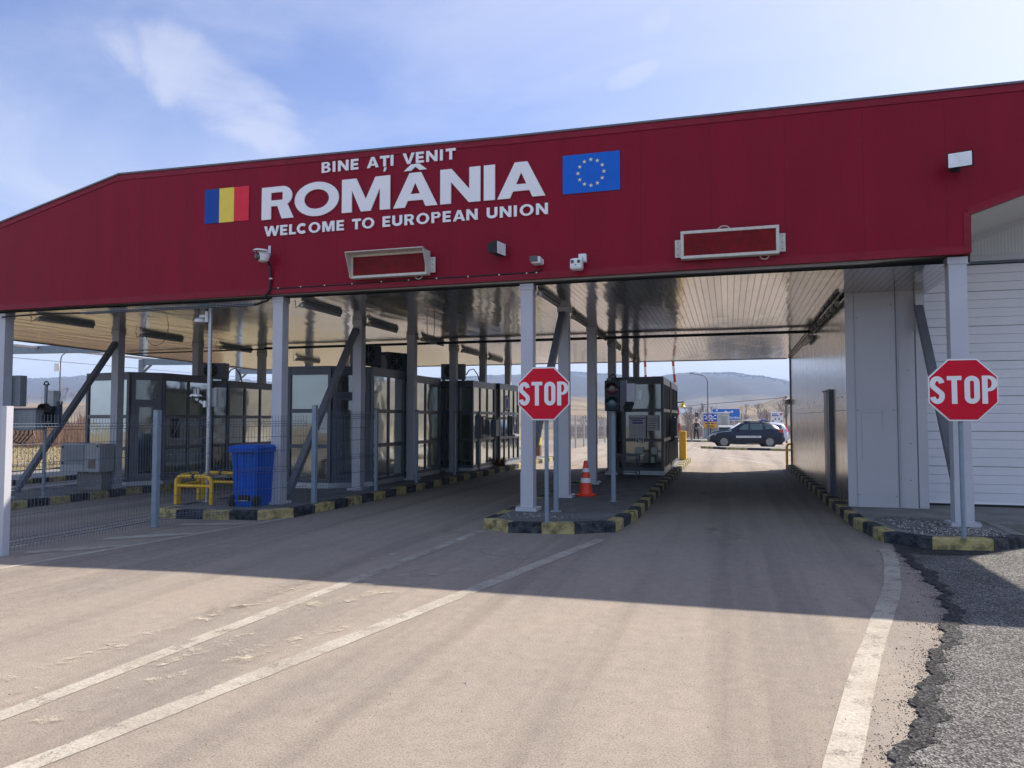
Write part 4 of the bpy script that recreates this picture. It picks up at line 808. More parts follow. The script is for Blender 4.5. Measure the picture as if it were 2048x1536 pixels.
# ------------------------------------------------------------------ booths
def booth(loc, plan, z0, z1, faces, label, fr='dark_frame', inside='booth_inside', blinds=()):
    """plan: counter-clockwise corner points; faces[i]: None (hidden), dict(cols, rows) or dict(door=True)"""
    t_ = thing('booth', (*loc, z0), label, 'booth', 'glazed control booths under the canopy'); n = len(plan)
    fb = MB(); P = .075
    for x, y in plan: fb.box(x - P / 2, x + P / 2, y - P / 2, y + P / 2, z0 + .10, z1, fr)
    base = MB(); cx = sum(p[0] for p in plan) / n; cy = sum(p[1] for p in plan) / n
    gr = lambda k: [(x + (x - cx) / math.hypot(x - cx, y - cy) * k, y + (y - cy) / math.hypot(x - cx, y - cy) * k) for x, y in plan]
    base.prism(gr(.05), z0 - .02, z0 + .10, 'galvanised'); 
    panes = []; door = None
    for i in range(n):
        f = faces[i]
        a = Vector((*plan[i], 0)); b_ = Vector((*plan[(i + 1) % n], 0)); d = (b_ - a); L_ = d.length; d.normalize(); nrm = Vector((d.y, -d.x, 0))
        def pt(u, z, off=0): q = a + d * u + nrm * off; return (q.x, q.y, z)
        def barU(mb, u0, u1, z, th, dep=.06, m_=fr): mb.bar(pt(u0, z), pt(u1, z), dep, th, m_)
        def barV(mb, u, za, zb, th, dep=.06, m_=fr): mb.bar(pt(u, za), pt(u, zb), dep, th, m_, up=(nrm.x, nrm.y, 0)) if False else mb.add([pt(u - th / 2, za, -dep / 2), pt(u + th / 2, za, -dep / 2), pt(u + th / 2, za, dep / 2), pt(u - th / 2, za, dep / 2), pt(u - th / 2, zb, -dep / 2), pt(u + th / 2, zb, -dep / 2), pt(u + th / 2, zb, dep / 2), pt(u - th / 2, zb, dep / 2)], [(3, 2, 1, 0), (4, 5, 6, 7), (0, 1, 5, 4), (1, 2, 6, 5), (2, 3, 7, 6), (3, 0, 4, 7)], m_)
        def pane(u0, u1, za, zb, par, off=0.0, mm='glass'):
            mb = MB(); mb.add([pt(u0, za, off), pt(u1, za, off), pt(u1, zb, off), pt(u0, zb, off)], [(0, 1, 2, 3)], mm); return mb.build('pane', par)
        barU(fb, P / 2, L_ - P / 2, z1 - .07, .14); barU(fb, P / 2, L_ - P / 2, z0 + .14, .08)
        if f is None:
            mb = MB(); mb.add([pt(.03, z0 + .1), pt(L_ - .03, z0 + .1), pt(L_ - .03, z1 - .1), pt(.03, z1 - .1)], [(0, 1, 2, 3)], inside); mb.build('back_panel', t_); continue
        H = z1 - z0
        if f.get('door'):
            e = .10; zt = z0 + 2.0
            for u in (e, L_ - e): barV(fb, u, z0 + .18, z1 - .14, .09)
            barU(fb, e + .045, L_ - e - .045, zt + .05, .09, .055)
            pane(e + .045, L_ - e - .045, zt + .10, z1 - .14, t_)
            dm = MB(); u0, u1 = e + .05, L_ - e - .05
            for u in (u0 + .04, u1 - .04): barV(dm, u, z0 + .19, zt, .08, .05)
            barU(dm, u0 + .08, u1 - .08, zt - .045, .09, .05); barU(dm, u0 + .08, u1 - .08, z0 + .235, .09, .05)
            dr = dm.build('door', t_); pane(u0 + .08, u1 - .08, z0 + .28, zt - .09, dr)
            hm = MB(); hm.tube([pt(u1 - .045, z0 + 1.0, .03), pt(u1 - .045, z0 + 1.0, .075), pt(u1 - .15, z0 + 1.0, .075)], .011, 'galvanised', 6); hm.build('handle', dr)
        else:
            c, rr = f['cols'], f['rows']; zz = [z0 + .18] + [z0 + q for q in rr] + [z1 - .14]
            for q in rr: barU(fb, P / 2, L_ - P / 2, z0 + q, .085)
            for k in range(1, c): barV(fb, L_ * k / c, z0 + .18, z1 - .14, .06, .055)
            for k in range(c):
                for r_ in range(len(zz) - 1):
                    lo = zz[r_] + (.043 if r_ else 0); hi = zz[r_ + 1] - (.043 if r_ < len(rr) else 0)
                    pane(L_ * k / c + .03, L_ * (k + 1) / c - .03, lo, hi, t_)
            if i in blinds:
                for r_ in blinds[i]:
                    mb = MB(); mb.add([pt(.06, zz[r_] + .05, -.06), pt(L_ - .06, zz[r_] + .05, -.06), pt(L_ - .06, zz[r_ + 1] - .03, -.06), pt(.06, zz[r_ + 1] - .03, -.06)], [(0, 1, 2, 3)], 'blind'); mb.build('blind', t_)
    fb.build('frame', t_); base.build('plinth', t_)
    rf = MB(); rf.prism(gr(.055), z1 + .002, z1 + .05, fr); rf.build('roof', t_)
    it = MB(); ip = gr(-.25); it.prism(gr(-.06), z0 + .101, z0 + .112, 'box_grey')
    it.prism(gr(-.06), z1 - .16, z1 - .15, inside); it.build('interior', t_)
    return t_
ROWS = [.90, 1.68]
# left island: two long booths one behind the other, then two more
bA = booth((-8.5, 15.2), [(-9.40, 14.45), (-8.42, 14.5), (-7.72, 15.12), (-7.72, 16.80), (-9.4, 16.80)], .10, 2.72, [dict(cols=1, rows=ROWS), dict(door=True), dict(cols=2, rows=ROWS), None, None], 'dark glazed booth nearest on the left island, behind the blue bin', blinds={0: (2,)})
bB = booth((-8.5, 18.2), [(-9.4, 17.25), (-7.74, 17.25), (-7.74, 19.2), (-9.4, 19.2)], .10, 2.68, [None, dict(cols=2, rows=ROWS), None, dict(cols=2, rows=ROWS)], 'dark glazed booth on the left island with a small grey box on its corner')
bC = booth((-7.8, 21.1), [(-8.7, 19.95), (-7.08, 20.1), (-7.08, 22.15), (-8.7, 22.15)], .10, 2.66, [dict(cols=2, rows=ROWS), dict(cols=3, rows=ROWS), None, None], 'dark glazed booth with pale blinds, just left of the centre stop sign', blinds={1: (0, 2), 0: (2,)})
bD = booth((-7.8, 23.9), [(-8.7, 22.7), (-7.08, 22.7), (-7.08, 24.9), (-8.7, 24.9)], .10, 2.70, [None, dict(cols=4, rows=ROWS), None, None], 'farthest glazed booth on the left island, with a round blue sticker', blinds={1: (0, 2)})
bF = booth((-14.6, 16), [(-15.55, 14.95), (-14.05, 14.7), (-13.55, 15.3), (-13.52, 17.0), (-15.4, 17.0)], -.02, 2.70, [dict(cols=1, rows=ROWS), dict(door=True), dict(cols=2, rows=ROWS), None, None], 'glazed booth on the farthest left island with a grey cabinet in front', 'grey_frame', blinds={0: (0, 1, 2)})
bG = booth((-14.4, 18.5), [(-15.3, 17.4), (-13.9, 17.25), (-13.42, 17.6), (-13.42, 19.8), (-15.3, 19.8)], -.02, 2.62, [dict(cols=1, rows=ROWS), dict(cols=1, rows=ROWS), dict(cols=3, rows=ROWS), None, None], 'glazed booth behind the blue bin with a fan unit on its roof')
bR = booth((-2.3, 20.8), [(-3.15, 20.1), (-2.68, 19.72), (-1.66, 19.6), (-1.66, 21.85), (-3.15, 21.85)], .15, 2.66, [dict(cols=1, rows=ROWS), dict(cols=1, rows=ROWS), dict(cols=4, rows=ROWS), None, None], 'dark glazed booth on the centre island with paper notices on its front window', blinds={2: (0, 2)})
bS = booth((-2.3, 23.6), [(-3.1, 22.3), (-1.66, 22.3), (-1.66, 25.0), (-3.1, 25.0)], .15, 2.66, [None, dict(cols=4, rows=ROWS), None, None], 'second dark glazed booth on the centre island, right behind the one with notices', blinds={1: (0, 2)})
# notices on the centre booth
def notice(x0, x1, z0, z1, head, label, y, name='notice'):
    t_ = thing(name, ((x0 + x1) / 2, y, z0), label, 'notice'); MB().box(x0, x1, y - .004, y - .001, z0, z1, 'paper').build('sheet', t_)
    mb = MB(); wd = x1 - x0
    if head:
        mb.box(x0 + .02, x1 - .02, y - .006, y - .0045, z1 - .10, z1 - .075, 'print_blue'); mb.box(x0 + wd * .18, x1 - wd * .22, y - .006, y - .0045, z1 - .155, z1 - .125, 'print_blue'); mb.box(x0 + wd * .2, x1 - wd * .18, y - .006, y - .0045, z1 - .225, z1 - .18, 'print_blue')
        z = z1 - .27
        while z > z0 + .05:
            for s_, e in ((.06, .46), (.54, .95)): mb.box(x0 + wd * s_, x0 + wd * (e - random.random() * .08), y - .006, y - .0045, z - .006, z, 'cabinet_grey')
            z -= .028
    else:
        z = z1 - .09
        while z > z0 + .06: mb.box(x0 + .06, x1 - .03 - random.random() * .05, y - .006, y - .0045, z - .014, z, 'print_dark'); mb.box(x0 + .02, x0 + .04, y - .006, y - .0045, z - .016, z + .002, 'print_dark'); z -= .058
    mb.build('print', t_); return t_
ang = math.atan2(.12, -1.02)
notice(-2.53, -2.09, 1.10, 1.70, True, 'large white paper notice with blue headings on the centre booth window', 19.575)
notice(-2.06, -1.76, 1.30, 1.70, False, 'smaller cream paper notice with text lines beside the large notice', 19.555)
mb = MB()
for i, x in enumerate((-2.36, -2.29, -2.23, -2.17)): mb.box(x, x + .02, 19.60, 19.603, .97, 1.09, 'sign_white'); 
mb.bar((-2.30, 19.601, 1.08), (-2.22, 19.601, .98), .004, .02, 'sign_white')
tag(mb.build('window_sticker'), 'torn white paper strips under the large notice on the centre booth', 'sticker')
for x0, x1, z0, z1, lb in ((-2.38, -2.16, .68, .86, 'wide grey-green paper on the lower pane of the centre booth'), (-1.96, -1.80, .68, .86, 'small square paper on the lower pane of the centre booth'), (-1.96, -1.87, .46, .62, 'small narrow paper low on the centre booth'), (-2.38, -2.17, .57, .62, 'folded paper strip low on the centre booth, above the stand')):
    mb = MB(); yy = 19.612 if x0 < -2 else 19.575; mb.box(x0, x1, yy - .004, yy - .001, z0, z1, 'blind'); tag(mb.build('notice'), lb, 'notice')
mb = MB(); mb.lathe((-7.075, 23.55, 2.12), [(.27, -.001), (.27, .006)], 'print_blue', 26, 'x'); mb.lathe((-7.068, 23.55, 2.12), [(.23, 0), (.23, .006)], 'cabinet_grey', 26, 'x'); mb.lathe((-7.061, 23.55, 2.12), [(.16, 0), (.16, .006)], 'print_blue', 26, 'x'); tag(mb.build('round_sticker'), 'round blue-grey sticker on the farthest left booth', 'sticker')
# hatches, screens and lamps on booth sides facing the lanes
def hatch(x, y, z, label):
    t_ = thing('service_window', (x, y, z), label, 'service window'); mb = MB()
    for a in ((y - .3, y - .26, z, z + .62), (y + .26, y + .3, z, z + .62), (y - .26, y + .26, z, z + .04), (y - .26, y + .26, z + .58, z + .62)): mb.box(x, x + .05, a[0], a[1], a[2], a[3], 'grey_frame')
    mb.build('frame', t_); MB().box(x + .01, x + .02, y - .26, y - .0, z + .04, z + .58, 'opening_dark').build('opening', t_); MB().box(x + .022, x + .03, y, y + .26, z + .04, z + .58, 'lens_black').build('pane', t_)  # the opening is a solid sheet, its dark gap put into the colour
    MB().box(x - .0, x + .14, y - .3, y + .3, z - .05, z - .005, 'cabinet_grey').build('shelf', t_)
    return t_
hatch(-7.035, 20.9, 1.08, 'open service window with a dark gap on the booth left of the centre stop sign'); hatch(-7.035, 24.2, 1.08, 'service window on the booth with the round sticker')
hatch(-1.615, 22.9, 1.05, 'service window on the rear booth of the centre island')
def screen(x, y, z, label):
    t_ = thing('terminal_box', (x, y, z), label, 'terminal'); MB().box(x + .02, x + .20, y - .18, y + .18, z, z + .5, 'box_grey').build('box', t_, bevel=.012)
    mb = MB(); mb.tube([(x + .1, y, z), (x + .1, y, z - .1), (x - .02, y, z - .16)], .025, 'black_plastic', 7); mb.build('arm', t_)
screen(-7.03, 21.75, 1.08, 'flat grey terminal box on the booth left of the centre stop sign'); screen(-1.61, 21.5, 1.12, 'flat grey terminal box on the right side of the centre booth')
t_ = thing('wall_lamp', (-7.0, 22.4, 1.62), 'short bright white lamp between the booths left of the centre stop sign', 'lamp'); MB().tube([(-7.0, 22.35, 1.62), (-6.72, 22.35, 1.62)], .035, 'hut_white', 8).build('lamp_body', t_)
mb = MB(); mb.box(-7.12, -7.02, 22.3, 22.5, 1.3, 1.56, 'box_grey'); mb.build('mount', t_)
mb = MB()
for _ in range(60): x, y = random.gauss(-6.92, .06), random.gauss(22.4, .12); a = random.random() * 6.28; mb.bar((x, y, .12), (x + .09 * math.cos(a), y + .09 * math.sin(a), .12 + random.uniform(.1, .3)), .02, .008, 'rust')
tag(mb.build('dry_weed'), 'rusty brown dry weed at the kerb between two left booths', 'plant')
t_ = thing('intercom', (-7.6, 17.0, 1.6), 'small pale grey box with two dark buttons on the left booth corner', 'intercom'); MB().box(-7.74, -7.60, 16.92, 17.0, 1.66, 1.94, 'cabinet_grey').build('box', t_, bevel=.006)
mb = MB(); mb.lathe((-7.60, 17.0, 1.86), [(.02, 0), (.02, .012)], 'black_plastic', 8, 'x'); mb.lathe((-7.60, 17.0, 1.75), [(.02, 0), (.02, .012)], 'black_plastic', 8, 'x'); mb.box(-7.66, -7.60, 16.95, 17.05, 1.68, 1.92, 'box_grey'); mb.build('button', t_)
# interior oddments of booth F and G seen through glass
t_ = thing('key_panel', (-13.9, 15.6, 1.2), 'black panel with a light diagonal cable in the window of the farthest left booth', 'panel')
MB().box(-13.55, -13.53, 15.55, 15.85, 1.12, 1.66, 'black_plastic').build('panel', t_); mb = MB(); mb.tube([(-13.525, 15.56, 1.12), (-13.52, 15.7, 1.3), (-13.525, 15.84, 1.55)], .008, 'cabinet_grey', 5); mb.build('cable', t_)
for x in (-14.9,): 
    t_ = thing('indoor_unit', (x, 15.9, 2.0), 'white indoor unit seen through the glass of the farthest left booth', 'air conditioner'); MB().box(x - .4, x + .4, 15.8, 16.0, 2.1, 2.4, 'white_plastic').build('body', t_, bevel=.02)
# air conditioners on the roofs
def ac(x, y, z, rot, label):
    t_ = thing('air_conditioner', (x, y, z), label, 'air conditioner'); t_.rotation_euler = (0, 0, rot)
    def B(m_, nm, par=t_, **k):
        o = m_.build(nm, par, origin=(0, 0, 0), **k); return o
    W[t_.name] = Vector((0, 0, 0))
    B(MB().box(-.36, .36, -.13, .13, .06, .52, 'box_grey' if 'fan' in label else 'dark_frame'), 'casing', bevel=.012)
    mb = MB(); mb.lathe((-.06, -.142, .31), [(.20, .0), (.20, -.012), (.185, -.012)], 'black_plastic', 20, 'y'); 
    for k in range(4): a = math.pi * k / 4; mb.bar((-.06 + .19 * math.cos(a), -.158, .31 + .19 * math.sin(a)), (-.06 - .19 * math.cos(a), -.158, .31 - .19 * math.sin(a)), .006, .006, 'box_grey')
    B(mb, 'fan_grille'); B(MB().box(-.32, -.26, -.14, .14, 0, .058, 'black_plastic').box(.26, .32, -.14, .14, 0, .058, 'black_plastic'), 'foot')
    mb = MB(); mb.tube([(.38, 0, .2), (.46, .02, .34), (.6, .03, .38), (.72, .04, .2), (.78, .04, -.02)], .018, 'black_plastic', 6); B(mb, 'hose')
ac(-8.0, 15.35, 2.77, R(68), 'dark air conditioner on the nearest left booth, left one of two')
ac(-7.95, 16.75, 2.72, R(68), 'dark air conditioner on the nearest left booth, right one of two')
ac(-7.85, 20.6, 2.71, R(15), 'air conditioner with a round fan on the booth left of the centre stop sign'); ac(-14.1, 17.9, 2.67, R(12), 'air conditioner with a round fan on the booth roof above the blue bin')
# ------------------------------------------------------------------ stop signs
def stop_sign(x, y, zc, zb, rad, label, posts):
    t_ = thing('stop_sign', (x, y, zb), label, 'stop sign'); pts = [(x + rad * math.cos(R(22.5 + 45 * k)), zc + rad * math.sin(R(22.5 + 45 * k))) for k in range(8)]
    q = lambda f: [(x + (a - x) * f, zc + (b_ - zc) * f) for a, b_ in pts]
    MB().prismy(pts, y - .012, y, 'galvanised').build('backing', t_); MB().prismy(q(.985), y - .016, y - .0125, 'sign_white').build('border', t_); MB().prismy(q(.945), y - .020, y - .0165, 'sign_red').build('sign_face', t_)
    h = rad * .82; wd = h * .47; tt = h * .175; cts = []; x0 = x - rad * .875
    for i, ch in enumerate('STQP'):
        for c in glyph(ch, wd * (1.02 if ch != 'T' else 1.0), h, tt): cts.append([(x0 + i * (rad * .455) + a, zc - h / 2 + b_) for a, b_ in c])
    contours_mesh('lettering', cts, y - .0225, .004, 'sign_white').build('lettering', t_)
    for dx_, mm, r_ in posts: 
        mb = MB(); mb.tube([(x + dx_, y + .04, zb), (x + dx_, y + .04, zc + rad * .8)], r_, mm, 12)
        for zz in (zc - .2, zc + .2): mb.box(x + dx_ - .06, x + dx_ + .06, y + .001, y + .03, zz - .02, zz + .02, 'galvanised')
        mb.build('post', t_)
stop_sign(-2.49, 10.08, 1.955, .15, .405, 'red stop sign on the tip of the centre island, before the centre column', ((.03, 'post_paint', .03),))
stop_sign(2.74, 10.21, 1.955, .15, .415, 'red octagonal stop sign at the right, in front of the garage door', ((-.02, 'post_paint', .028),))
mb = MB(); mb.tube([(-2.62, 11.4, .15), (-2.62, 11.4, 1.75)], .04, 'post_paint', 12); mb.box(-2.70, -2.54, 11.34, 11.46, .148, .165, 'post_paint'); tag(mb.build('pole'), 'bare blue-grey pole right behind the centre stop sign post', 'pole')
# ------------------------------------------------------------------ traffic lights seen from the lane
def traffic_light(x, y, zb, zt, label, s_=1.0, back=False):
    t_ = thing('traffic_light', (x, y, zb), label, 'traffic light')
    MB().tube([(x, y, zb), (x, y, zt)], .042 if not back else .032, 'post_paint', 14).lathe((x, y, zb), [(.075, 0), (.075, .012)], 'post_paint', 12).build('post', t_)
    hx = x if not back else x + .17
    mb = MB(); mb.box(hx - .13, hx + .13, y - .12, y + .05, zt - .02 if not back else zt - .88, (zt + .52) if not back else zt - .38, 'black_plastic'); hd = mb.build('signal_head', t_, bevel=.02)
    zz = zt if not back else zt - .86
    for dz, mm in ((.37, 'lens_red'), (.12, 'lens_green')):
        l = MB(); l.lathe((hx, y - .121, zz + dz), [(.105, .0), (.105, -.006), (.09, -.02), (.05, -.032), (.0, -.036)], mm, 22, 'y'); l.build('lens', hd, True)
        v = MB(); n = 12; ang_ = [math.pi * (0.02 + .96 * i / n) for i in range(n + 1)]
        vs = [(hx + .115 * math.cos(a), y - .121, zz + dz + .115 * math.sin(a)) for a in ang_] + [(hx + .112 * math.cos(a), y - .25, zz + dz - .01 + .112 * math.sin(a)) for a in ang_]
        v.add(vs, [(i, i + 1, n + 2 + i, n + 1 + i) for i in range(n)], 'black_plastic'); v.build('visor', hd)
    MB().box(hx + .131, hx + .25, y - .06, y + .02, zz - .02, zz + .52, 'dark_frame').build('side_box', t_)
    cx = hx + .34 if not back else hx + .12; top = (zt + .44) if not back else zt - .14
    mb = MB(); mb.box(cx - .08, cx + .06, y - .14, y + .04, top - .30, top + .02, 'cabinet_grey'); mb.box(hx - .02, cx - .08, y - .05, y + .03, top - .01, top + .02, 'white_plastic'); mb.build('control_box', t_, bevel=.006)
    mb = MB(); mb.bar((cx - .02, y - .06, top - .30), (cx + (-.07 if not back else .02), y - .20, top - .44), .11, .10, 'black_plastic'); mb.add([(cx + .08, y, top - .1), (cx + .18, y - .05, top - .1), (cx + .15, y - .05, top - .26), (cx + .07, y, top - .26), (cx + .08, y + .01, top - .1), (cx + .18, y - .04, top - .1), (cx + .15, y - .04, top - .26), (cx + .07, y + .01, top - .26)], [(0, 1, 2, 3), (7, 6, 5, 4), (0, 4, 5, 1), (1, 5, 6, 2), (2, 6, 7, 3), (3, 7, 4, 0)], 'white_plastic'); mb.build('camera', t_)
    mb = MB(); mb.tube([(x + .02, y, zt + (.52 if not back else 0)), (x + .02, y, zt + (.58 if not back else .02))], .05, 'black_plastic', 8); mb.tube([(x + .06 * math.cos(a), y, zt + (.55 if not back else .0) + .08 * math.sin(a)) for a in [math.pi * i / 8 for i in range(9)]], .012, 'black_plastic', 5); mb.build('cable', t_)
traffic_light(-1.97, 13.08, .15, 1.76, 'traffic light with unlit red and green lamps on a grey post, centre island')
traffic_light(-13.56, 11.98, -.01, 2.30, 'dark traffic light on a tall post at the far left, behind the fence', back=True)
# ------------------------------------------------------------------ cone, bin, hoops, stand
t_ = thing('traffic_cone', (-2.63, 13.96, .15), 'orange traffic cone with two white bands beside the second centre column', 'traffic cone')
MB().lathe((-2.63, 13.96, .15), [(.20, 0), (.20, .02), (.135, .035), (.125, .06), (.112, .20), (.075, .39), (.055, .52), (.033, .655), (.020, .66)], 'orange', 26).build('cone_body', t_, True)
for z0, z1 in ((.245, .335), (.445, .52)):
    rr = lambda z: .112 + (.055 - .112) * (z - .20) / .32 + .004
    MB().lathe((-2.63, 13.96, .15), [(rr(z0) - .006, z0), (rr(z0), z0), (rr(z1), z1), (rr(z1) - .006, z1)], 'sign_white', 26).build('band', t_, True)
t_ = thing('wheelie_bin', (-7.98, 11.18, .10), 'tall blue wheeled bin with a closed lid behind the wire fence', 'bin'); bx, by, bz = -7.99, 11.20, .10
mb = MB(); n = 4
def ringrect(wx, wy, z, r=.05): 
    out_ = []
    for cx, cy, a0 in ((wx - r, wy - r, 0), (-wx + r, wy - r, 90), (-wx + r, -wy + r, 180), (wx - r, -wy + r, 270)):
        for i in range(5): a = R(a0 + 22.5 * i); out_.append((bx + cx + r * math.cos(a), by + cy + r * math.sin(a), bz + z))
    return out_
rings = [ringrect(.215, .24, .0), ringrect(.225, .25, .10), ringrect(.26, .29, .90), ringrect(.26, .29, .925), ringrect(.295, .325, .93), ringrect(.295, .325, .985)]
vs = [p for r_ in rings for p in r_]; N_ = 20
mb.add(vs, [(i * N_ + k, i * N_ + (k + 1) % N_, (i + 1) * N_ + (k + 1) % N_, (i + 1) * N_ + k) for i in range(len(rings) - 1) for k in range(N_)] + [tuple(range(N_ - 1, -1, -1)), tuple((len(rings) - 1) * N_ + k for k in range(N_))], 'bin_blue')
for x in (-.13, 0, .13): mb.bar((bx + x, by - .262, bz + .3), (bx + x * 1.1, by - .298, bz + .9), .03, .014, 'bin_blue')
mb.box(bx - .12, bx + .12, by - .265, by - .23, bz + .10, bz + .20, 'lens_black'); mb.box(bx - .08, bx + .08, by - .268, by - .262, bz + .10, bz + .11, 'galvanised'); mb.build('bin_body', t_)
mb = MB(); rl = [ringrect(.302, .335, .987), ringrect(.302, .335, 1.01), ringrect(.25, .28, 1.05), ringrect(.15, .17, 1.06)]; vs = [p for r_ in rl for p in r_]
mb.add(vs, [(i * N_ + k, i * N_ + (k + 1) % N_, (i + 1) * N_ + (k + 1) % N_, (i + 1) * N_ + k) for i in range(3) for k in range(N_)] + [tuple(3 * N_ + k for k in range(N_))], 'bin_blue')
mb.box(bx - .35, bx - .303, by - .2, by + .1, bz + .985, bz + 1.02, 'bin_blue'); mb.build('lid', t_)
mb = MB(); mb.tube([(bx - .24, by - .38, bz + .95), (bx + .24, by - .38, bz + .95)], .016, 'bin_blue', 8); mb.box(bx - .24, bx - .21, by - .38, by - .32, bz + .935, bz + .965, 'bin_blue'); mb.box(bx + .21, bx + .24, by - .38, by - .32, bz + .935, bz + .965, 'bin_blue'); mb.build('handle', t_)
for s_ in (-1, 1): MB().lathe((bx + s_ * .235, by - .24, bz + .10), [(.05, -.03), (.10, -.028), (.10, .028), (.05, .03)], 'rubber', 20, 'x').build('wheel', t_, True)
mb = MB(); mb.tube([(bx - .22, by - .24, bz + .10), (bx + .22, by - .24, bz + .10)], .012, 'galvanised', 6); mb.build('axle', t_)
def hoop(p, q, h, label, gap=True):
    z0 = gz(p[0], p[1]) + .15; t_ = thing('guard_hoop', (p[0], p[1], z0), label, 'guard rail', 'yellow steel hoops round the galvanised pole'); r_ = .12
    P = Vector((*p, 0)); Q = Vector((*q, 0)); d = (Q - P).normalized(); L_ = (Q - P).length
    pts = [(P + Vector((0, 0, z0)))[:]] + [(P + d * (r_ - r_ * math.cos(a)) + Vector((0, 0, z0 + h - r_ + r_ * math.sin(a))))[:] for a in [math.pi / 2 * i / 6 for i in range(7)]]
    pts += [(Q - d * (r_ - r_ * math.cos(a)) + Vector((0, 0, z0 + h - r_ + r_ * math.sin(a))))[:] for a in [math.pi / 2 * (6 - i) / 6 for i in range(7)]] + [(Q + Vector((0, 0, z0)))[:]]
    MB().tube(pts, .038, 'yellow_paint', 12).build('hoop', t_, True)
    MB().tube([(P + Vector((0, 0, z0 + .33)))[:], (Q + Vector((0, 0, z0 + .33)))[:]], .03, 'yellow_paint', 10).build('mid_rail', t_, True)
    mm = (P + Q) / 2; MB().tube([(mm - d * .03 + Vector((0, 0, z0 + h)))[:], (mm + d * .03 + Vector((0, 0, z0 + h)))[:]], .0395, 'black_plastic', 12).build('tape', t_)
hoop((-9.62, 11.22), (-8.87, 11.22), .50, 'yellow steel hoop with black tape in front of the galvanised pole'); hoop((-9.75, 12.1), (-8.95, 12.1), .50, 'yellow steel hoop behind the galvanised pole, partly hidden by the blue bin')
hoop((-9.66, 11.34), (-9.76, 11.98), .50, 'yellow steel side hoop left of the galvanised pole', False)
# galvanised pole with antennas
t_ = thing('camera_pole', (-9.3, 11.65, .075), 'galvanised pole with a white lamp-shaped antenna on top, left of the blue bin', 'pole')
MB().tube([(-9.30, 11.65, .07), (-9.30, 11.65, 3.70)], .036, 'galvanised', 14).lathe((-9.30, 11.65, .07), [(.09, 0), (.09, .015)], 'galvanised', 12).build('post', t_, True)
MB().box(-9.40, -9.18, 11.70, 11.76, 1.83, 2.18, 'cabinet_grey').build('control_box', t_, bevel=.006)
mb = MB(); mb.lathe((-9.50, 11.62, 3.44), [(.07, -.035), (.108, -.03), (.108, .02), (.08, .05), (.02, .058)], 'white_plastic', 20); mb.build('antenna_dome', t_, True)
mb = MB(); mb.box(-9.51, -9.36, 11.60, 11.64, 3.50, 3.55, 'white_plastic'); mb.box(-9.37, -9.31, 11.58, 11.68, 3.41, 3.61, 'white_plastic')
for z in (3.44, 3.54, 1.98, 1.80): mb.lathe((-9.30, 11.65, z), [(.042, -.006), (.042, .006)], 'galvanised', 10)
for x in (-9.49, -9.46, -9.43, -9.40): mb.tube([(x, 11.62, 3.54), (x - .005, 11.62, 3.68)], .004, 'white_plastic', 4)
mb.build('bracket', t_)
mb = MB(); mb.add([(-9.62, 11.5, 2.02), (-9.42, 11.5, 2.02), (-9.46, 11.5, 2.06), (-9.58, 11.5, 2.06), (-9.62, 11.62, 2.02), (-9.42, 11.62, 2.02), (-9.46, 11.62, 2.06), (-9.58, 11.62, 2.06)], [(0, 1, 2, 3), (7, 6, 5, 4), (0, 4, 5, 1), (1, 5, 6, 2), (2, 6, 7, 3), (3, 7, 4, 0)], 'white_plastic')
for x in (-9.56, -9.53, -9.49, -9.46): mb.tube([(x, 11.56, 2.06), (x, 11.56, 2.17)], .006, 'white_plastic', 5)
mb.build('antenna', t_)
mb = MB(); mb.tube([(-9.54, 11.5, 2.03), (-9.53, 11.48, 1.95), (-9.47, 11.48, 1.90), (-9.41, 11.48, 1.92), (-9.37, 11.5, 1.99), (-9.31, 11.58, 1.98)], .013, 'black_plastic', 6); mb.build('cable', t_)
mb = MB(); mb.bar((-9.52, 11.56, 1.98), (-9.34, 11.6, 1.87), .03, .04, 'white_plastic'); mb.box(-9.36, -9.31, 11.56, 11.66, 1.82, 1.94, 'white_plastic'); mb.build('arm', t_)
t_ = thing('stand', (-2.45, 18.5, .15), 'low dark metal stand in front of the centre booth', 'stand'); mb = MB(); mb.box(-2.72, -2.14, 18.05, 18.75, .70, .74, 'dark_frame'); mb.build('top', t_)
for x, y in ((-2.70, 18.07), (-2.17, 18.07), (-2.70, 18.72), (-2.17, 18.72)): MB().box(x - .015, x + .02, y - .015, y + .02, .15, .70, 'dark_frame').build('leg', t_)
MB().box(-2.68, -2.18, 18.06, 18.08, .30, .33, 'dark_frame').build('stretcher', t_); MB().box(-2.68, -2.18, 18.71, 18.73, .30, .33, 'dark_frame').build('stretcher', t_)
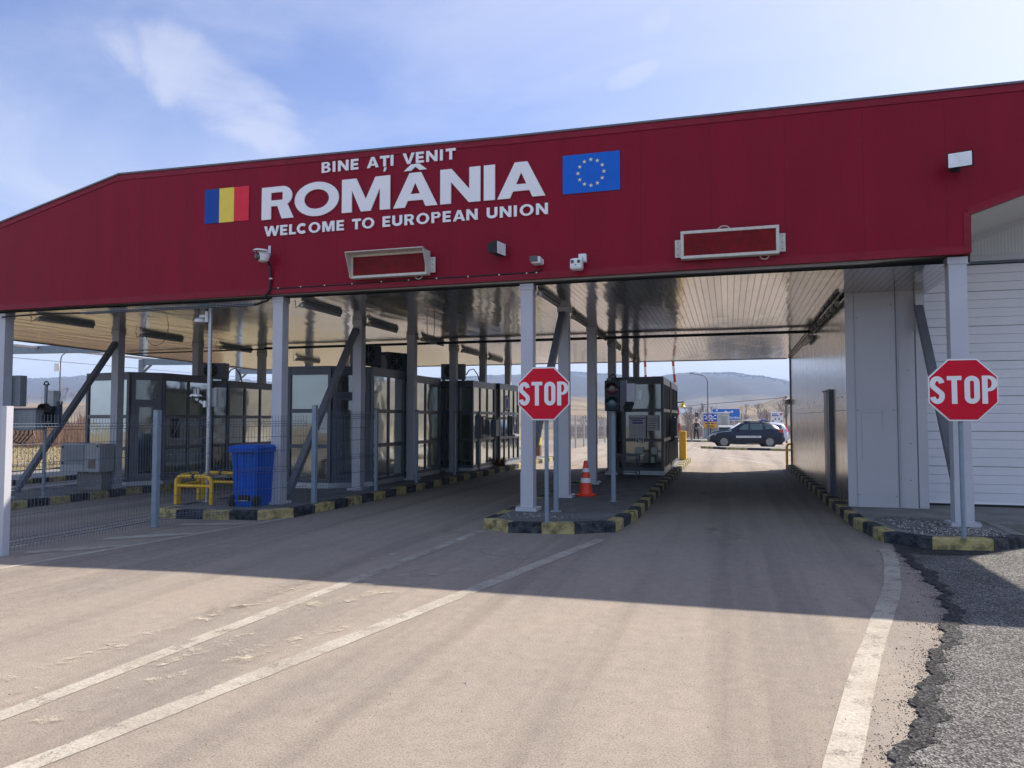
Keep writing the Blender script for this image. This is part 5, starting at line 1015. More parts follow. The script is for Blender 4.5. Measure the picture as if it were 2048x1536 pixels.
# ------------------------------------------------------------------ wire fences on the left
def fence(p, q, h, label, post_at, post_m='galvanised', pw=.075):
    z0 = gz(*p) + (.15 if post_at else 0) * 0; L_ = math.hypot(q[0] - p[0], q[1] - p[1]); d = ((q[0] - p[0]) / L_, (q[1] - p[1]) / L_); nn = (d[1], -d[0])
    t_ = thing('wire_fence', (p[0], p[1], gz(*p)), label, 'wire fence', 'wire mesh fence panels at the left')
    zb = max(gz(*p), 0 if False else gz(*p)); mb = MB(); prof = []; z = .04
    folds = (.14, .78, 1.56)
    prof = [(0, .03)]
    for f in folds: prof += [(0, f - .045), (.028, f), (0, f + .045)]
    prof += [(0, h)]
    nv = int(L_ / .052)
    for i in range(nv):
        u = .05 + (L_ - .1) * i / (nv - 1); mb.tube([(p[0] + d[0] * u + nn[0] * o, p[1] + d[1] * u + nn[1] * o, gz(p[0] + d[0] * u, p[1] + d[1] * u) + z + post_at) for o, z in prof], .0036, 'wire', 4, False)
    for z, o in [(.10, 0), (.14, .028), (.18, 0), (.46, 0), (.74, 0), (.78, .028), (.82, 0), (1.1, 0), (1.34, 0), (1.52, 0), (1.56, .028), (1.60, 0)]:
        mb.tube([(p[0] + d[0] * u + nn[0] * o, p[1] + d[1] * u + nn[1] * o, gz(p[0] + d[0] * u, p[1] + d[1] * u) + z + post_at) for u in (.03, L_ - .03)], .0038, 'wire', 4, False)
    mb.build('mesh_panel', t_)
    zz = gz(*p) + post_at; MB().box(p[0] - pw / 2, p[0] + pw / 2, p[1] - pw / 2, p[1] + pw / 2, zz, zz + h + .10, post_m).build('post', t_); return t_
fence((-8.50, 6.98), (-8.50, 9.40), 1.72, 'nearest wire fence panel at the left edge, with a pale square post', 0, 'column_paint', .09)
fence((-8.50, 9.47), (-7.12, 11.55), 1.70, 'wire fence panel running in front of the blue bin', .0, 'post_paint', .085)
fence((-7.08, 11.68), (-7.05, 13.95), 1.66, 'wire fence panel along the left island kerb, right of the blue bin', .12, 'post_paint', .075)
for i, y in enumerate((14.02, 16.1, 18.6, 20.6)):
    t_ = thing('fence_post', (-7.05, y, .12), ['bare blue-grey fence post at the end of the wire fence', 'bare fence post at the left kerb, in front of the second left booth', 'thin bare fence post at the left kerb beside the dark booth gap', 'farthest bare fence post at the left kerb'][i], 'post', 'fence posts along the left kerb')
    MB().box(-7.08, -7.02, y - .03, y + .03, .11, 1.80, 'post_paint').build('post', t_); mb = MB(); mb.box(-7.085, -7.015, y - .035, y + .035, 1.80, 1.815, 'black_plastic')
    for z in (.4, .9, 1.4): mb.box(-7.085, -7.075, y - .04, y - .0, z, z + .04, 'galvanised')
    mb.build('clip', t_)
# ------------------------------------------------------------------ cabinets at the far left
t_ = thing('control_cabinet', (-14.3, 13.85, -.02), 'grey control cabinet on a concrete foot in front of the farthest left booth', 'cabinet'); MB().box(-14.56, -13.86, 13.75, 14.02, -.03, .38, 'concrete').build('foot', t_)
MB().box(-14.93, -13.80, 13.62, 14.05, .385, 1.03, 'cabinet_grey').build('cabinet_box', t_, bevel=.01)
mb = MB(); mb.box(-14.90, -14.24, 13.607, 13.619, .55, 1.0, 'box_grey'); mb.box(-14.90, -14.24, 13.612, 13.619, .41, .54, 'cabinet_grey'); mb.build('panel', t_); mb = MB(); mb.box(-14.12, -13.92, 13.607, 13.619, .47, .68, 'bark'); mb.build('vent', t_)
mb = MB()
for x, z in ((-14.85, .95), (-14.85, .58), (-13.85, .98)): mb.lathe((x, 13.606, z), [(.025, 0), (.025, -.012)], 'black_plastic', 8, 'y')
mb.build('lock', t_)
t_ = thing('junction_box', (-14.0, 11.7, 1.9), 'tall grey-green box on the leftmost column, above a wider box', 'electrical box'); MB().box(-14.30, -13.86, 11.64, 11.80, 1.86, 2.49, 'box_grey').build('box', t_, bevel=.01); mb = MB(); mb.box(-14.12, -14.10, 11.625, 11.639, 1.9, 2.45, 'dark_frame'); mb.build('door_gap', t_)
t_ = thing('junction_box', (-13.9, 11.7, 1.36), 'wide grey box with hanging black cables at the left edge', 'electrical box'); MB().box(-14.15, -13.43, 11.64, 11.84, 1.38, 1.80, 'box_grey').build('box', t_, bevel=.01)
mb = MB(); mb.box(-14.18, -13.41, 11.60, 11.86, 1.80, 1.82, 'dark_frame'); mb.build('lid', t_)
mb = MB()
for i in range(5): x = -14.05 + i * .11; mb.tube([(x, 11.74, 1.38), (x, 11.74, 1.30), (x - .12 - i * .03, 11.74, 1.16 - .02 * i), (-14.3, 11.7, 1.2)], .012, 'black_plastic', 5)
mb.build('cable', t_)

# ------------------------------------------------------------------ behind the canopy: gates, posts, yard fence
def boom(x, y, z0, lean, label, flip=1):
    t_ = thing('barrier_gate', (x, y, z0), label, 'barrier', 'raised barriers behind the canopy')
    MB().box(x - .12, x + .12, y - .16, y + .16, z0, z0 + 1.02, 'yellow_paint').build('cabinet', t_, bevel=.015)
    mb = MB(); p = Vector((x - .1, y - .05, z0 + 1.0)); q = p + Vector((lean, 0, 2.65)); n = 9
    for i in range(n): mb.bar(p.lerp(q, i / n), p.lerp(q, (i + 1) / n), .09, .05, 'sign_white' if i % 2 else 'tail_red', up=(0, 1, 0))
    mb.build('boom_arm', t_); return t_
boom(-1.60, 27.2, .15, -.22, 'yellow barrier cabinet with its red and white boom raised, end of the centre island'); boom(-2.75, 27.4, .15, -.08, 'raised red and white boom just left of the centre booth roof')
t_ = thing('signal_post', (-1.76, 26.6, .15), 'black post with a small hanging lamp in front of the raised boom', 'lamp post'); MB().tube([(-1.80, 26.6, .15), (-1.80, 26.6, 2.18)], .04, 'black_plastic', 8).tube([(-1.80, 26.6, 2.18), (-1.5, 26.6, 2.2)], .02, 'black_plastic', 6).build('post', t_)
MB().lathe((-1.55, 26.6, 2.03), [(.09, -.02), (.10, 0), (.05, .06), (.05, .14)], 'flag_yellow', 10).build('lamp', t_)
t_ = thing('guard_hoop', (1.8, 25.4, .15), 'yellow guard rail at the far corner of the polished hall wall', 'guard rail')
for y in (25.35, 25.15): MB().tube([(1.76, y, .15), (1.76, y, .72), (1.80, y, .80), (1.95, y, .82), (2.3, y, .82)], .035, 'yellow_paint', 8).build('hoop', t_, True)
t_ = thing('dome_camera', (1.8, 25.0, 2.0), 'tiny dome camera on the far edge of the polished hall wall', 'camera'); MB().lathe((1.80, 25.1, 2.12), [(.05, 0), (.10, .02), (.10, .10), (.03, .13)], 'white_plastic', 12).build('camera_body', t_); MB().lathe((1.80, 25.1, 2.07), [(.02, -.03), (.09, .01), (.09, .045)], 'lens_black', 12).build('camera_lens', t_)
t_ = thing('bollard', (-8.1, 31.8, -.05), 'dark post with a yellow top beyond the canopy, behind the centre stop sign', 'bollard'); MB().tube([(-8.1, 31.8, -.06), (-8.1, 31.8, .45)], .10, 'rust', 10).build('post', t_); mb = MB(); mb.tube([(-8.1, 31.8, .45), (-8.1, 31.8, .78)], .13, 'flag_yellow', 10); mb.tube([(-8.08, 31.8, .78), (-8.0, 31.8, 1.2)], .07, 'sign_white', 8); mb.build('top', t_)
pts = [(-8.3, 30.5), (-8.42, 33.5), (-8.5, 36.9), (-8.7, 40.5), (-9.0, 44.5), (-9.1, 47.7), (-9.2, 51), (-9.3, 54.1), (-9.3, 57.5)]
for i, (x, y) in enumerate(pts):
    z0 = gz(x, y); t_ = thing('yard_fence', (x, y, z0), 'pale fence post with a wire panel in the sunlit yard beyond the canopy', 'wire fence', 'pale fence bays in the sunlit yard')
    MB().box(x - .05, x + .05, y - .05, y + .05, z0, z0 + 2.0, 'galvanised').build('post', t_)
    if i + 1 < len(pts):
        x2, y2 = pts[i + 1]; mb = MB()
        for k in range(1, 28): f = k / 28; mb.tube([(x + (x2 - x) * f, y + (y2 - y) * f, z0 + .05), (x + (x2 - x) * f, y + (y2 - y) * f, z0 + 1.8)], .004, 'galvanised', 3, False)
        for z in (.1, .5, .9, 1.3, 1.75): mb.tube([(x, y, z0 + z), (x2, y2, z0 + z)], .005, 'galvanised', 3, False)
        mb.build('mesh_panel', t_)
t_ = thing('hut', (-11.5, 47, -.2), 'small white-roofed shelter on posts far behind the centre columns', 'shelter'); MB().add([(-12.8, 45.6, 2.0), (-10.2, 45.6, 1.75), (-10.2, 48.4, 1.75), (-12.8, 48.4, 2.0), (-12.8, 45.6, 2.25), (-10.2, 45.6, 1.9), (-10.2, 48.4, 1.9), (-12.8, 48.4, 2.25)], [(3, 2, 1, 0), (4, 5, 6, 7), (0, 1, 5, 4), (1, 2, 6, 5), (2, 3, 7, 6), (3, 0, 4, 7)], 'hut_white').build('roof', t_)
for x, y in ((-10.35, 45.8), (-12.6, 45.8), (-10.35, 48.2), (-12.6, 48.2)): MB().box(x - .06, x + .06, y - .06, y + .06, -.3, 1.8, 'galvanised').build('post', t_)
# open steel frame beyond the left end of the canopy
t_ = thing('steel_frame', (-22.3, 24, -.13), 'open grey steel frame of posts and beams beyond the left end of the canopy', 'steel frame')
for y in (24, 30):
    MB().box(-22.42, -22.20, y - .1, y + .1, -.14, 3.95, 'post_paint').build('post', t_)
    MB().bar((-22.3, y, 3.86), (-19.0, y, 3.80), .14, .24, 'post_paint').build('beam', t_); mb = MB(); mb.bar((-22.2, y, 3.5), (-21.9, y, 3.74), .06, .08, 'post_paint'); mb.build('knee_brace', t_)
MB().bar((-27.5, 19.4, 4.0), (-19.5, 19.4, 3.9), .14, .26, 'post_paint').build('beam', t_)
MB().bar((-22.3, 12.8, 4.0), (-22.3, 36.2, 4.0), .10, .07, 'grey_frame').bar((-22.6, 12.8, 3.62), (-22.6, 36.2, 3.62), .02, .02, 'white_plastic').build('long_beam', t_)
# ------------------------------------------------------------------ yard: cars, officer, signs, cabin
def car(loc, rotz, L_, prof, glassz, label, paint, wheels, wr, extras=None, hw=.86):
    """prof: list of (x, z_bottom, z_belt, z_top, half-width at roof); x from nose (0) to tail (L)"""
    t_ = thing('car', loc, label, 'car'); t_.rotation_euler = (0, 0, rotz); keep = W[t_.name]; W[t_.name] = Vector((0, 0, 0)); ox = L_ / 2
    def bl(m_, nm, par=t_, sm=False, **k): return m_.build(nm, par, sm, origin=(0, 0, 0), **k)
    mb = MB(); sec = []
    for x, zb, zl, zt, rw in prof:
        k = hw * (0.88 if x < .15 or x > L_ - .12 else 1.0)
        h = [(0, zb), (k * .92, zb), (k, zb + .16), (k * 1.0, (zb + zl) / 2 + .08), (k * .965, zl), (max(rw, .05) if zt > zl + .02 else k * .80, max(zt - .05, zl + .006)), ((max(rw, .05) if zt > zl + .02 else k * .72) * .82, zt), (0, zt + .015)]
        sec.append([(x - ox, -a, z) for a, z in h] + [(x - ox, a, z) for a, z in h[::-1]])
    n = len(sec[0]); vs = [p for s_ in sec for p in s_]
    mb.add(vs, [(i * n + k, i * n + (k + 1) % n, (i + 1) * n + (k + 1) % n, (i + 1) * n + k) for i in range(len(sec) - 1) for k in range(n)] + [tuple(range(n - 1, -1, -1)), tuple((len(sec) - 1) * n + k for k in range(n))], paint)
    body = bl(mb, 'body', sm=True)
    for s_ in (-1, 1):
        for x in wheels:
            a = MB(); a.lathe((x - ox, s_ * (hw - .02), wr), [(wr + .055, -.05), (wr + .055, .026), (wr + .02, .03)] if s_ > 0 else [(wr + .02, -.03), (wr + .055, -.026), (wr + .055, .05)], 'black_plastic', 24, 'y'); bl(a, 'wheel_arch')
            wl = MB(); wl.lathe((x - ox, s_ * (hw - .03), wr), [(wr - .03, -.10), (wr, -.07), (wr, .07), (wr - .03, .10)], 'rubber', 26, 'y'); wh = bl(wl, 'wheel', sm=True)
            rm = MB(); yy = s_ * (hw + .075); rm.lathe((x - ox, yy, wr), [(wr * .66, -.006), (wr * .66, .006)], 'black_plastic', 20, 'y')
            for k in range(5): a_ = 2 * math.pi * k / 5 + .3; rm.bar((x - ox, yy + s_ * .012, wr), (x - ox + wr * .62 * math.cos(a_), yy + s_ * .012, wr + wr * .62 * math.sin(a_)), .06, .012, 'alloy', up=(0, 1, 0))
            rm.lathe((x - ox, yy + s_ * .013, wr), [(wr * .66, -.004), (wr * .66, .004), (wr * .56, .004), (wr * .56, -.004)], 'alloy', 20, 'y'); bl(rm, 'rim', wh)
        for poly in glassz:
            g = MB(); g.add([(x - ox, s_ * yy, z) for x, z, yy in poly], [tuple(range(len(poly)))], 'car_glass'); bl(g, 'side_window')
    if extras: extras(t_, ox, bl)
    W[t_.name] = keep; return t_
# dark border-police car: nose to the left
pp = [(0, .36, .62, .64, 0), (.10, .30, .72, .80, 0), (.35, .24, .86, .93, 0), (.8, .22, .93, 1.00, 0), (1.18, .22, .96, 1.05, 0), (1.30, .22, .97, 1.09, .62), (1.9, .22, .99, 1.46, .60), (2.3, .22, 1.0, 1.53, .62), (3.0, .22, 1.01, 1.53, .62), (3.6, .22, 1.02, 1.47, .60), (4.02, .24, 1.02, 1.28, .60), (4.22, .28, 1.0, 1.04, .55), (4.34, .36, .9, .93, .5)]
def yw(z): return .845 - .235 * max(0, (z - 1.0)) / .5
def G(*p): return [(x, z, yw(z) + .012) for x, z in p]
def police(t_, ox, bl):
    ws = MB(); ws.add([(1.38 - ox, -.66, 1.12), (1.38 - ox, .66, 1.12), (1.92 - ox, .55, 1.46), (1.92 - ox, -.55, 1.46)], [(0, 1, 2, 3)], 'car_glass'); ws.v = [(x - .015, y, z + .02) for x, y, z in ws.v]; bl(ws, 'windscreen')
    for s_ in (-1, 1):
        pl = MB(); pl.box(1.55 - ox, 3.00 - ox, min(s_ * .862, s_ * .876), max(s_ * .862, s_ * .876), .58, .70, 'sign_white'); pb = bl(pl, 'lettering_panel')
        if s_ < 0:
            v, f = font_mesh('POLIȚIA DE FRONTIERĂ', .125); tx = MB(); tx.add([(a + 2.275 - ox, -.8775, .64 + b_) for a, b_ in v], f, 'print_dark'); bl(tx, 'lettering', pb)
        h = MB(); h.add([(.06 - ox, s_ * .60, .68), (.30 - ox, s_ * .872, .74), (.42 - ox, s_ * .868, .86), (.12 - ox, s_ * .62, .80)], [(0, 1, 2, 3)], 'lamp_glass'); bl(h, 'headlight')
        tl = MB(); tl.box(4.02 - ox, 4.30 - ox, min(s_ * .60, s_ * .84), max(s_ * .60, s_ * .84), .86, 1.10, 'tail_red'); bl(tl, 'tail_light', bevel=.02)
        mr = MB(); mr.box(1.58 - ox, 1.74 - ox, min(s_ * .86, s_ * 1.02), max(s_ * .86, s_ * 1.02), 1.0, 1.14, 'car_navy'); bl(mr, 'mirror', bevel=.03)
        rr = MB(); rr.tube([(2.1 - ox, s_ * .52, 1.52), (2.2 - ox, s_ * .52, 1.575), (3.5 - ox, s_ * .52, 1.56), (3.6 - ox, s_ * .52, 1.50)], .022, 'black_plastic', 6); bl(rr, 'roof_rail')
        dh = MB(); dh.box(2.35 - ox, 2.5 - ox, min(s_ * .86, s_ * .885), max(s_ * .86, s_ * .885), .88, .91, 'car_navy'); dh.box(3.2 - ox, 3.35 - ox, min(s_ * .86, s_ * .885), max(s_ * .86, s_ * .885), .89, .92, 'car_navy'); bl(dh, 'door_handle')
        cl = MB(); cl.box(.85 - ox, 3.5 - ox, min(s_ * .84, s_ * .874), max(s_ * .84, s_ * .874), .22, .36, 'black_plastic'); bl(cl, 'sill')
    b1 = MB(); b1.box(2.10 - ox, 2.50 - ox, -.5, .5, 1.60, 1.67, 'lamp_glass'); bl(b1, 'light_bar', bevel=.02)
    b2 = MB(); b2.box(3.05 - ox, 3.42 - ox, -.5, .5, 1.60, 1.69, 'beacon_blue'); bl(b2, 'light_bar', bevel=.03)
    bp_ = MB(); bp_.box(-.02 - ox, .2 - ox, -.74, .74, .30, .52, 'black_plastic'); bp_.box(4.2 - ox, 4.4 - ox, -.76, .76, .34, .62, 'black_plastic'); bl(bp_, 'bumper', bevel=.03)
car((.92, 48.1, gz(0, 48)), R(7), 4.34, pp, [G((1.62, 1.06), (2.28, 1.06), (2.30, 1.42), (2.05, 1.40)), G((2.38, 1.06), (3.12, 1.07), (3.10, 1.42), (2.40, 1.43)), G((3.28, 1.08), (3.80, 1.14), (3.62, 1.37), (3.26, 1.40))], 'dark navy police car with a white lettered strip and blue roof light', 'car_navy', (.82, 3.49), .34, police)
wp = [(0, .3, .7, .72, 0), (.3, .24, .86, .92, 0), (.8, .22, .95, 1.05, 0), (.9, .22, .96, 1.1, .6), (1.5, .22, .98, 1.45, .58), (2.2, .22, .98, 1.52, .60), (3.0, .22, 1.0, 1.50, .60), (3.45, .24, 1.0, 1.42, .58), (3.62, .26, .98, 1.18, .6), (3.72, .30, .88, .92, .6), (3.78, .36, .66, .70, .5)]
def white(t_, ox, bl):
    for s_ in (-1, 1):
        tl = MB(); tl.add([(3.42 - ox, s_ * .70, 1.40), (3.56 - ox, s_ * .62, 1.36), (3.74 - ox, s_ * .70, .86), (3.60 - ox, s_ * .875, .86), (3.44 - ox, s_ * .72, 1.40)], [(0, 1, 2, 3, 4)], 'tail_red'); tl.v = [(x + .02, y * 1.02, z) for x, y, z in tl.v]; bl(tl, 'tail_light')
    an = MB(); an.box(2.3 - ox, 2.6 - ox, -.1, .1, 1.535, 1.56, 'rust'); bl(an, 'roof_fin'); rb = MB(); rb.box(3.6 - ox, 3.80 - ox, -.74, .74, .34, .6, 'car_white'); bl(rb, 'bumper', bevel=.04)
car((2.0, 55.0, gz(0, 55)), R(6), 3.78, wp, [G((1.2, 1.05), (1.9, 1.05), (1.92, 1.40), (1.5, 1.36)), G((2.0, 1.05), (2.75, 1.05), (2.65, 1.40), (2.02, 1.41)), G((2.85, 1.06), (3.3, 1.10), (3.32, 1.34), (2.80, 1.38))], 'small white hatchback with tall red tail lamps, behind the navy police car', 'car_white', (.7, 3.05), .31, white, hw=.82)
# officer standing by the sign
def person(loc, rotz, label):
    t_ = thing('person', loc, label, 'person'); t_.rotation_euler = (0, 0, rotz)
    J = [((0, 0, .95), .15), ((0, .01, 1.12), .145), ((0, .0, 1.30), .165), ((0, 0, 1.44), .12), ((0, -.01, 1.52), .058), ((0, -.03, 1.60), .075), ((0, -.025, 1.70), .098), ((0, -.02, 1.77), .075)]
    E_ = [(i, i + 1) for i in range(7)]
    def chain(root, pts):
        k = root
        for p, r_ in pts: J.append((p, r_)); E_.append((k, len(J) - 1)); k = len(J) - 1
        return k
    for s_ in (-1, 1):
        chain(0, [((s_ * .11, 0, .86), .105), ((s_ * .14, -.02, .50), .07), ((s_ * .17, .02, .12), .05), ((s_ * .175, -.02, .05), .05), ((s_ * .18, -.16, .03), .035)])
        wr = chain(3, [((s_ * .20, 0, 1.42), .075), ((s_ * .28, .03, 1.16), .055), ((s_ * .16, -.20, 1.06), .042), ((s_ * .09, -.26, 1.09), .035)])
        for f in range(5):
            a = (f - 2) * .018; chain(wr, [((s_ * (.05 - .004 * f), -.285, 1.10 + a), .010), ((s_ * (.015 - .003 * f), -.30 + .01 * f, 1.095 + a * 1.1), .009)])
    me = bpy.data.meshes.new('body'); me.from_pydata([p for p, _ in J], E_, []); o = bpy.data.objects.new('body', me); COL.objects.link(o); o.parent = t_
    sk = o.modifiers.new('skin', 'SKIN'); 
    if not me.skin_vertices: bpy.context.view_layer.update()
    if not me.skin_vertices: me.attributes
    sv = me.skin_vertices[0].data if me.skin_vertices else None
    if sv:
        for i, (_, r_) in enumerate(J): sv[i].radius = (r_, r_ * (.72 if i in (0, 1, 2, 3) else 1)); sv[i].use_root = (i == 0)
    ss = o.modifiers.new('subd', 'SUBSURF'); ss.levels = 2; ss.render_levels = 2
    m_, t2, b2 = principled('officer'); c = NN(t2, 'ShaderNodeTexCoord'); s3 = NN(t2, 'ShaderNodeSeparateXYZ'); t2.links.new(c.outputs['Object'], s3.inputs[0])
    face = math2(t2, 'MULTIPLY', math2(t2, 'GREATER_THAN', s3.outputs['Z'], 1.50), 1.0); hand = math2(t2, 'MULTIPLY', math2(t2, 'LESS_THAN', s3.outputs['Y'], -.235), math2(t2, 'GREATER_THAN', s3.outputs['Z'], .9))
    f_ = math2(t2, 'MAXIMUM', face, hand); t2.links.new(mixc(t2, f_, (.012, .014, .02), (.42, .26, .19)), b2.inputs['Base Color']); b2.inputs['Roughness'].default_value = .8
    me.materials.append(m_)
    W[t_.name] = Vector((0, 0, 0))
    mb = MB(); mb.lathe((0, -.02, 1.72), [(.108, 0), (.112, .03), (.10, .10), (.04, .135)], 'black_plastic', 16); mb.box(-.07, .07, -.20, -.10, 1.715, 1.73, 'black_plastic'); mb.build('cap', t_, origin=(0, 0, 0))
    mb = MB(); mb.lathe((0, 0, .98), [(.165, -.03), (.17, 0), (.165, .03)], 'black_plastic', 16); mb.box(-.05, .05, -.19, -.16, .955, 1.005, 'galvanised'); mb.build('belt', t_, origin=(0, 0, 0))
    mb = MB()
    for s_ in (-1, 1): mb.lathe((s_ * .034, -.118, 1.685), [(.011, 0), (.009, -.008)], 'lens_black', 8, 'y')
    mb.box(-.024, .024, -.118, -.11, 1.632, 1.638, 'rust'); mb.build('eyes_and_mouth', t_, origin=(0, 0, 0))
    W[t_.name] = Vector(loc)
person((-2.66, 64.2, gz(0, 64)), R(20), 'person in a dark uniform and cap standing with hands together')
t_ = thing('yard_barrier', (-2.2, 65.0, gz(0, 65)), 'red and white slanted bar with a black signal head, right of the person in uniform', 'barrier'); z0 = gz(0, 65)
mb = MB(); p = Vector((-2.62, 65.0, 1.95)); q = Vector((-2.12, 65.0, .8))
for i in range(4): mb.bar(p.lerp(q, i / 4), p.lerp(q, (i + 1) / 4), .09, .05, 'tail_red' if i % 2 == 0 else 'sign_white', up=(0, 1, 0))
mb.build('bar', t_); MB().tube([(-2.12, 65.05, z0), (-2.12, 65.05, 1.0)], .05, 'galvanised', 8).build('post', t_); MB().box(-2.80, -2.50, 64.9, 65.1, 1.80, 2.15, 'black_plastic').build('signal_head', t_)
cb = thing('portable_cabin', (-1.2, 68.5, gz(0, 68)), 'pale grey portable cabin with a shuttered window, left of the navy car', 'cabin'); z0 = gz(0, 68)
MB().box(-2.30, -.90, 68.3, 70.3, z0, 2.12, 'cabin_white').box(-.90, .02, 68.6, 70.3, z0, 2.10, 'cabin_white').build('walls', cb); MB().box(-2.35, .08, 68.2, 70.4, 2.125, 2.2, 'sign_white').build('roof', cb); MB().box(-.66, -.14, 68.56, 68.598, .6, 1.85, 'cabin_shutter').build('shutter', cb)
mb = MB()
for i in range(10): mb.box(-2.25 + i * .14, -2.23 + i * .14, 68.28, 68.298, z0 + .05, .82, 'cabin_shutter')
mb.build('ribs', cb)
t_ = thing('info_sign', (-1.6, 67.8, z0), 'blue sign above an orange sign on the front of the portable cabin', 'sign'); MB().box(-2.15, -1.02, 67.9, 67.95, 1.38, 2.04, 'sign_navy').build('blue_board', t_); MB().box(-2.15, -1.02, 67.9, 67.95, .80, 1.35, 'sign_orange').build('orange_board', t_)
mb = MB()
for i, (a, b_) in enumerate(((-2.1, -1.95), (-1.85, -1.45), (-1.25, -1.08))): mb.box(a, b_, 67.885, 67.899, 1.88, 1.97, 'sign_white')
for a, b_, z in ((-1.98, -1.62, 1.74), (-1.55, -1.3, 1.74), (-2.08, -1.75, 1.58), (-1.68, -1.4, 1.58), (-1.33, -1.08, 1.58), (-1.82, -1.6, 1.44), (-1.5, -1.35, 1.44)): mb.box(a, b_, 67.885, 67.899, z, z + .085, 'sign_white')
mb.build('print', t_); mb = MB()
for a, b_, z in ((-2.05, -1.85, 1.16), (-1.75, -1.6, 1.16), (-1.52, -1.3, 1.16), (-1.2, -1.1, 1.16), (-1.9, -1.25, .92)): mb.box(a, b_, 67.885, 67.899, z, z + .10, 'print_dark')
mb.build('print', t_); MB().box(-1.63, -1.53, 67.9, 67.95, .3, .79, 'print_dark').build('arrow', t_)
t_ = thing('direction_sign', (.0, 90, -.3), 'large blue direction sign with white arrows, behind the portable cabin', 'sign'); MB().box(-1.9, 1.25, 90, 90.06, 1.45, 2.82, 'sign_blue').build('board', t_)
mb = MB()
for a in ((-1.9, 1.25, 2.78, 2.82), (-1.9, 1.25, 1.45, 1.49)): mb.box(a[0], a[1], 89.985, 89.999, a[2], a[3], 'sign_white')
for a in ((-1.9, -1.86), (1.21, 1.25)): mb.box(a[0], a[1], 89.985, 89.999, 1.49, 2.78, 'sign_white')
mb.prismy([(-.55, 2.45), (-.3, 2.62), (-.3, 2.5), (.0, 2.42), (.3, 2.5), (.3, 2.62), (.52, 2.45), (.3, 2.28), (.3, 2.4), (.0, 2.32), (-.3, 2.4), (-.3, 2.28)], 89.985, 89.999, 'sign_white')
for x, z, s_ in ((-1.35, 2.62, .11), ): mb.lathe((x, 89.999, z), [(s_, 0), (s_, -.014)], 'sign_white', 8, 'y')
mb.box(-1.75, -.75, 89.985, 89.999, 2.30, 2.40, 'sign_white'); mb.build('arrows', t_)
v, f = font_mesh('Darabani', .36); tx = MB(); tx.add([(a + .62, 89.99, 1.78 + b_) for a, b_ in v], f, 'sign_white'); tx.build('lettering', t_)
for x in (-1.2, .6): MB().tube([(x, 90.1, -.3), (x, 90.1, 2.7)], .06, 'galvanised', 8).build('post', t_)
t_ = thing('notice_board', (3.45, 60, -.2), 'white notice board with an emblem and four round marks above the white car', 'sign'); MB().box(3.08, 3.98, 60, 60.05, .9, 2.15, 'sign_white').build('board', t_)
mb = MB(); mb.box(3.15, 3.55, 59.985, 59.999, 1.95, 2.02, 'print_blue'); mb.box(3.15, 3.66, 59.985, 59.999, 1.83, 1.90, 'print_blue'); mb.box(3.1, 3.95, 59.985, 59.999, 1.74, 1.77, 'cabinet_grey')
for x, z in ((3.22, 1.45), (3.40, 1.60), (3.66, 1.60), (3.84, 1.45)): mb.lathe((x, 59.999, z), [(.07, 0), (.07, -.014)], 'print_dark', 10, 'y')
mb.build('print', t_); mb = MB(); mb.prismy([(3.72, 2.05), (3.92, 2.05), (3.92, 1.93), (3.82, 1.84), (3.72, 1.93)], 59.985, 59.999, 'tail_red'); mb.prismy([(3.79, 2.0), (3.9, 2.0), (3.9, 1.94), (3.82, 1.88)], 59.975, 59.984, 'cabinet_grey'); mb.build('emblem', t_)
for x in (3.2, 3.85): MB().box(x - .03, x + .03, 60.06, 60.12, -.2, 2.1, 'galvanised').build('post', t_)
t_ = thing('parked_van', (-.2, 66.0, -.24), 'dark low vehicle with a white roof rack, mostly hidden behind the navy car bonnet', 'vehicle'); MB().box(-.85, .45, 65, 66.8, .15, .86, 'stone_dark').build('body', t_, bevel=.08); MB().box(-.88, .40, 64.95, 66.8, .90, 1.02, 'hut_white').build('roof', t_, bevel=.03); MB().box(-.6, .2, 64.96, 64.998, .5, .8, 'car_glass').build('window', t_)
for x in (-.6, .2):
    for y in (65.1, 66.6): MB().lathe((x, y, .06), [(.28, -.08), (.28, .08)], 'rubber', 16, 'y').build('wheel', t_)
def street_lamp(x, y, z0, h, arm, label, n=1):
    t_ = thing('street_lamp', (x, y, z0), label, 'street lamp'); MB().tube([(x, y, z0), (x, y, z0 + h * .88), (x - .1 * arm, y, z0 + h * .94), (x - .3 * arm, y, z0 + h * .97), (x - arm, y, z0 + h)], [.06, .05, .045, .04, .03], 'grey_frame', 8).build('pole', t_, True); MB().box(x - arm - .35, x - arm + .05, y - .1, y + .1, z0 + h - .03, z0 + h + .05, 'grey_frame').build('lamp_head', t_, bevel=.02); return t_
street_lamp(-1.78, 67.4, -.24, 5.85, 1.2, 'tall grey street lamp with a bent arm beside the portable cabin')
t_ = street_lamp(-49.6, 45, -.28, 7.0, -.5, 'thin street lamp with a bright floodlight halfway up, far left above the field'); MB().box(-50.1, -49.7, 44.9, 45.1, 5.3, 5.9, 'lamp_glass').build('floodlight', t_)
t_ = thing('utility_pole', (4.1, 60, -.2), 'dark utility pole right of the white notice board', 'pole'); MB().tube([(4.08, 58.5, -.2), (4.08, 58.5, 3.3)], .07, 'wood_pole', 8).build('pole', t_); mb = MB(); mb.tube([(4.08, 58.5, 3.2), (-10, 80, 2.5), (-26, 105, 3.0)], .02, 'wood_pole', 4); mb.build('wire', t_)

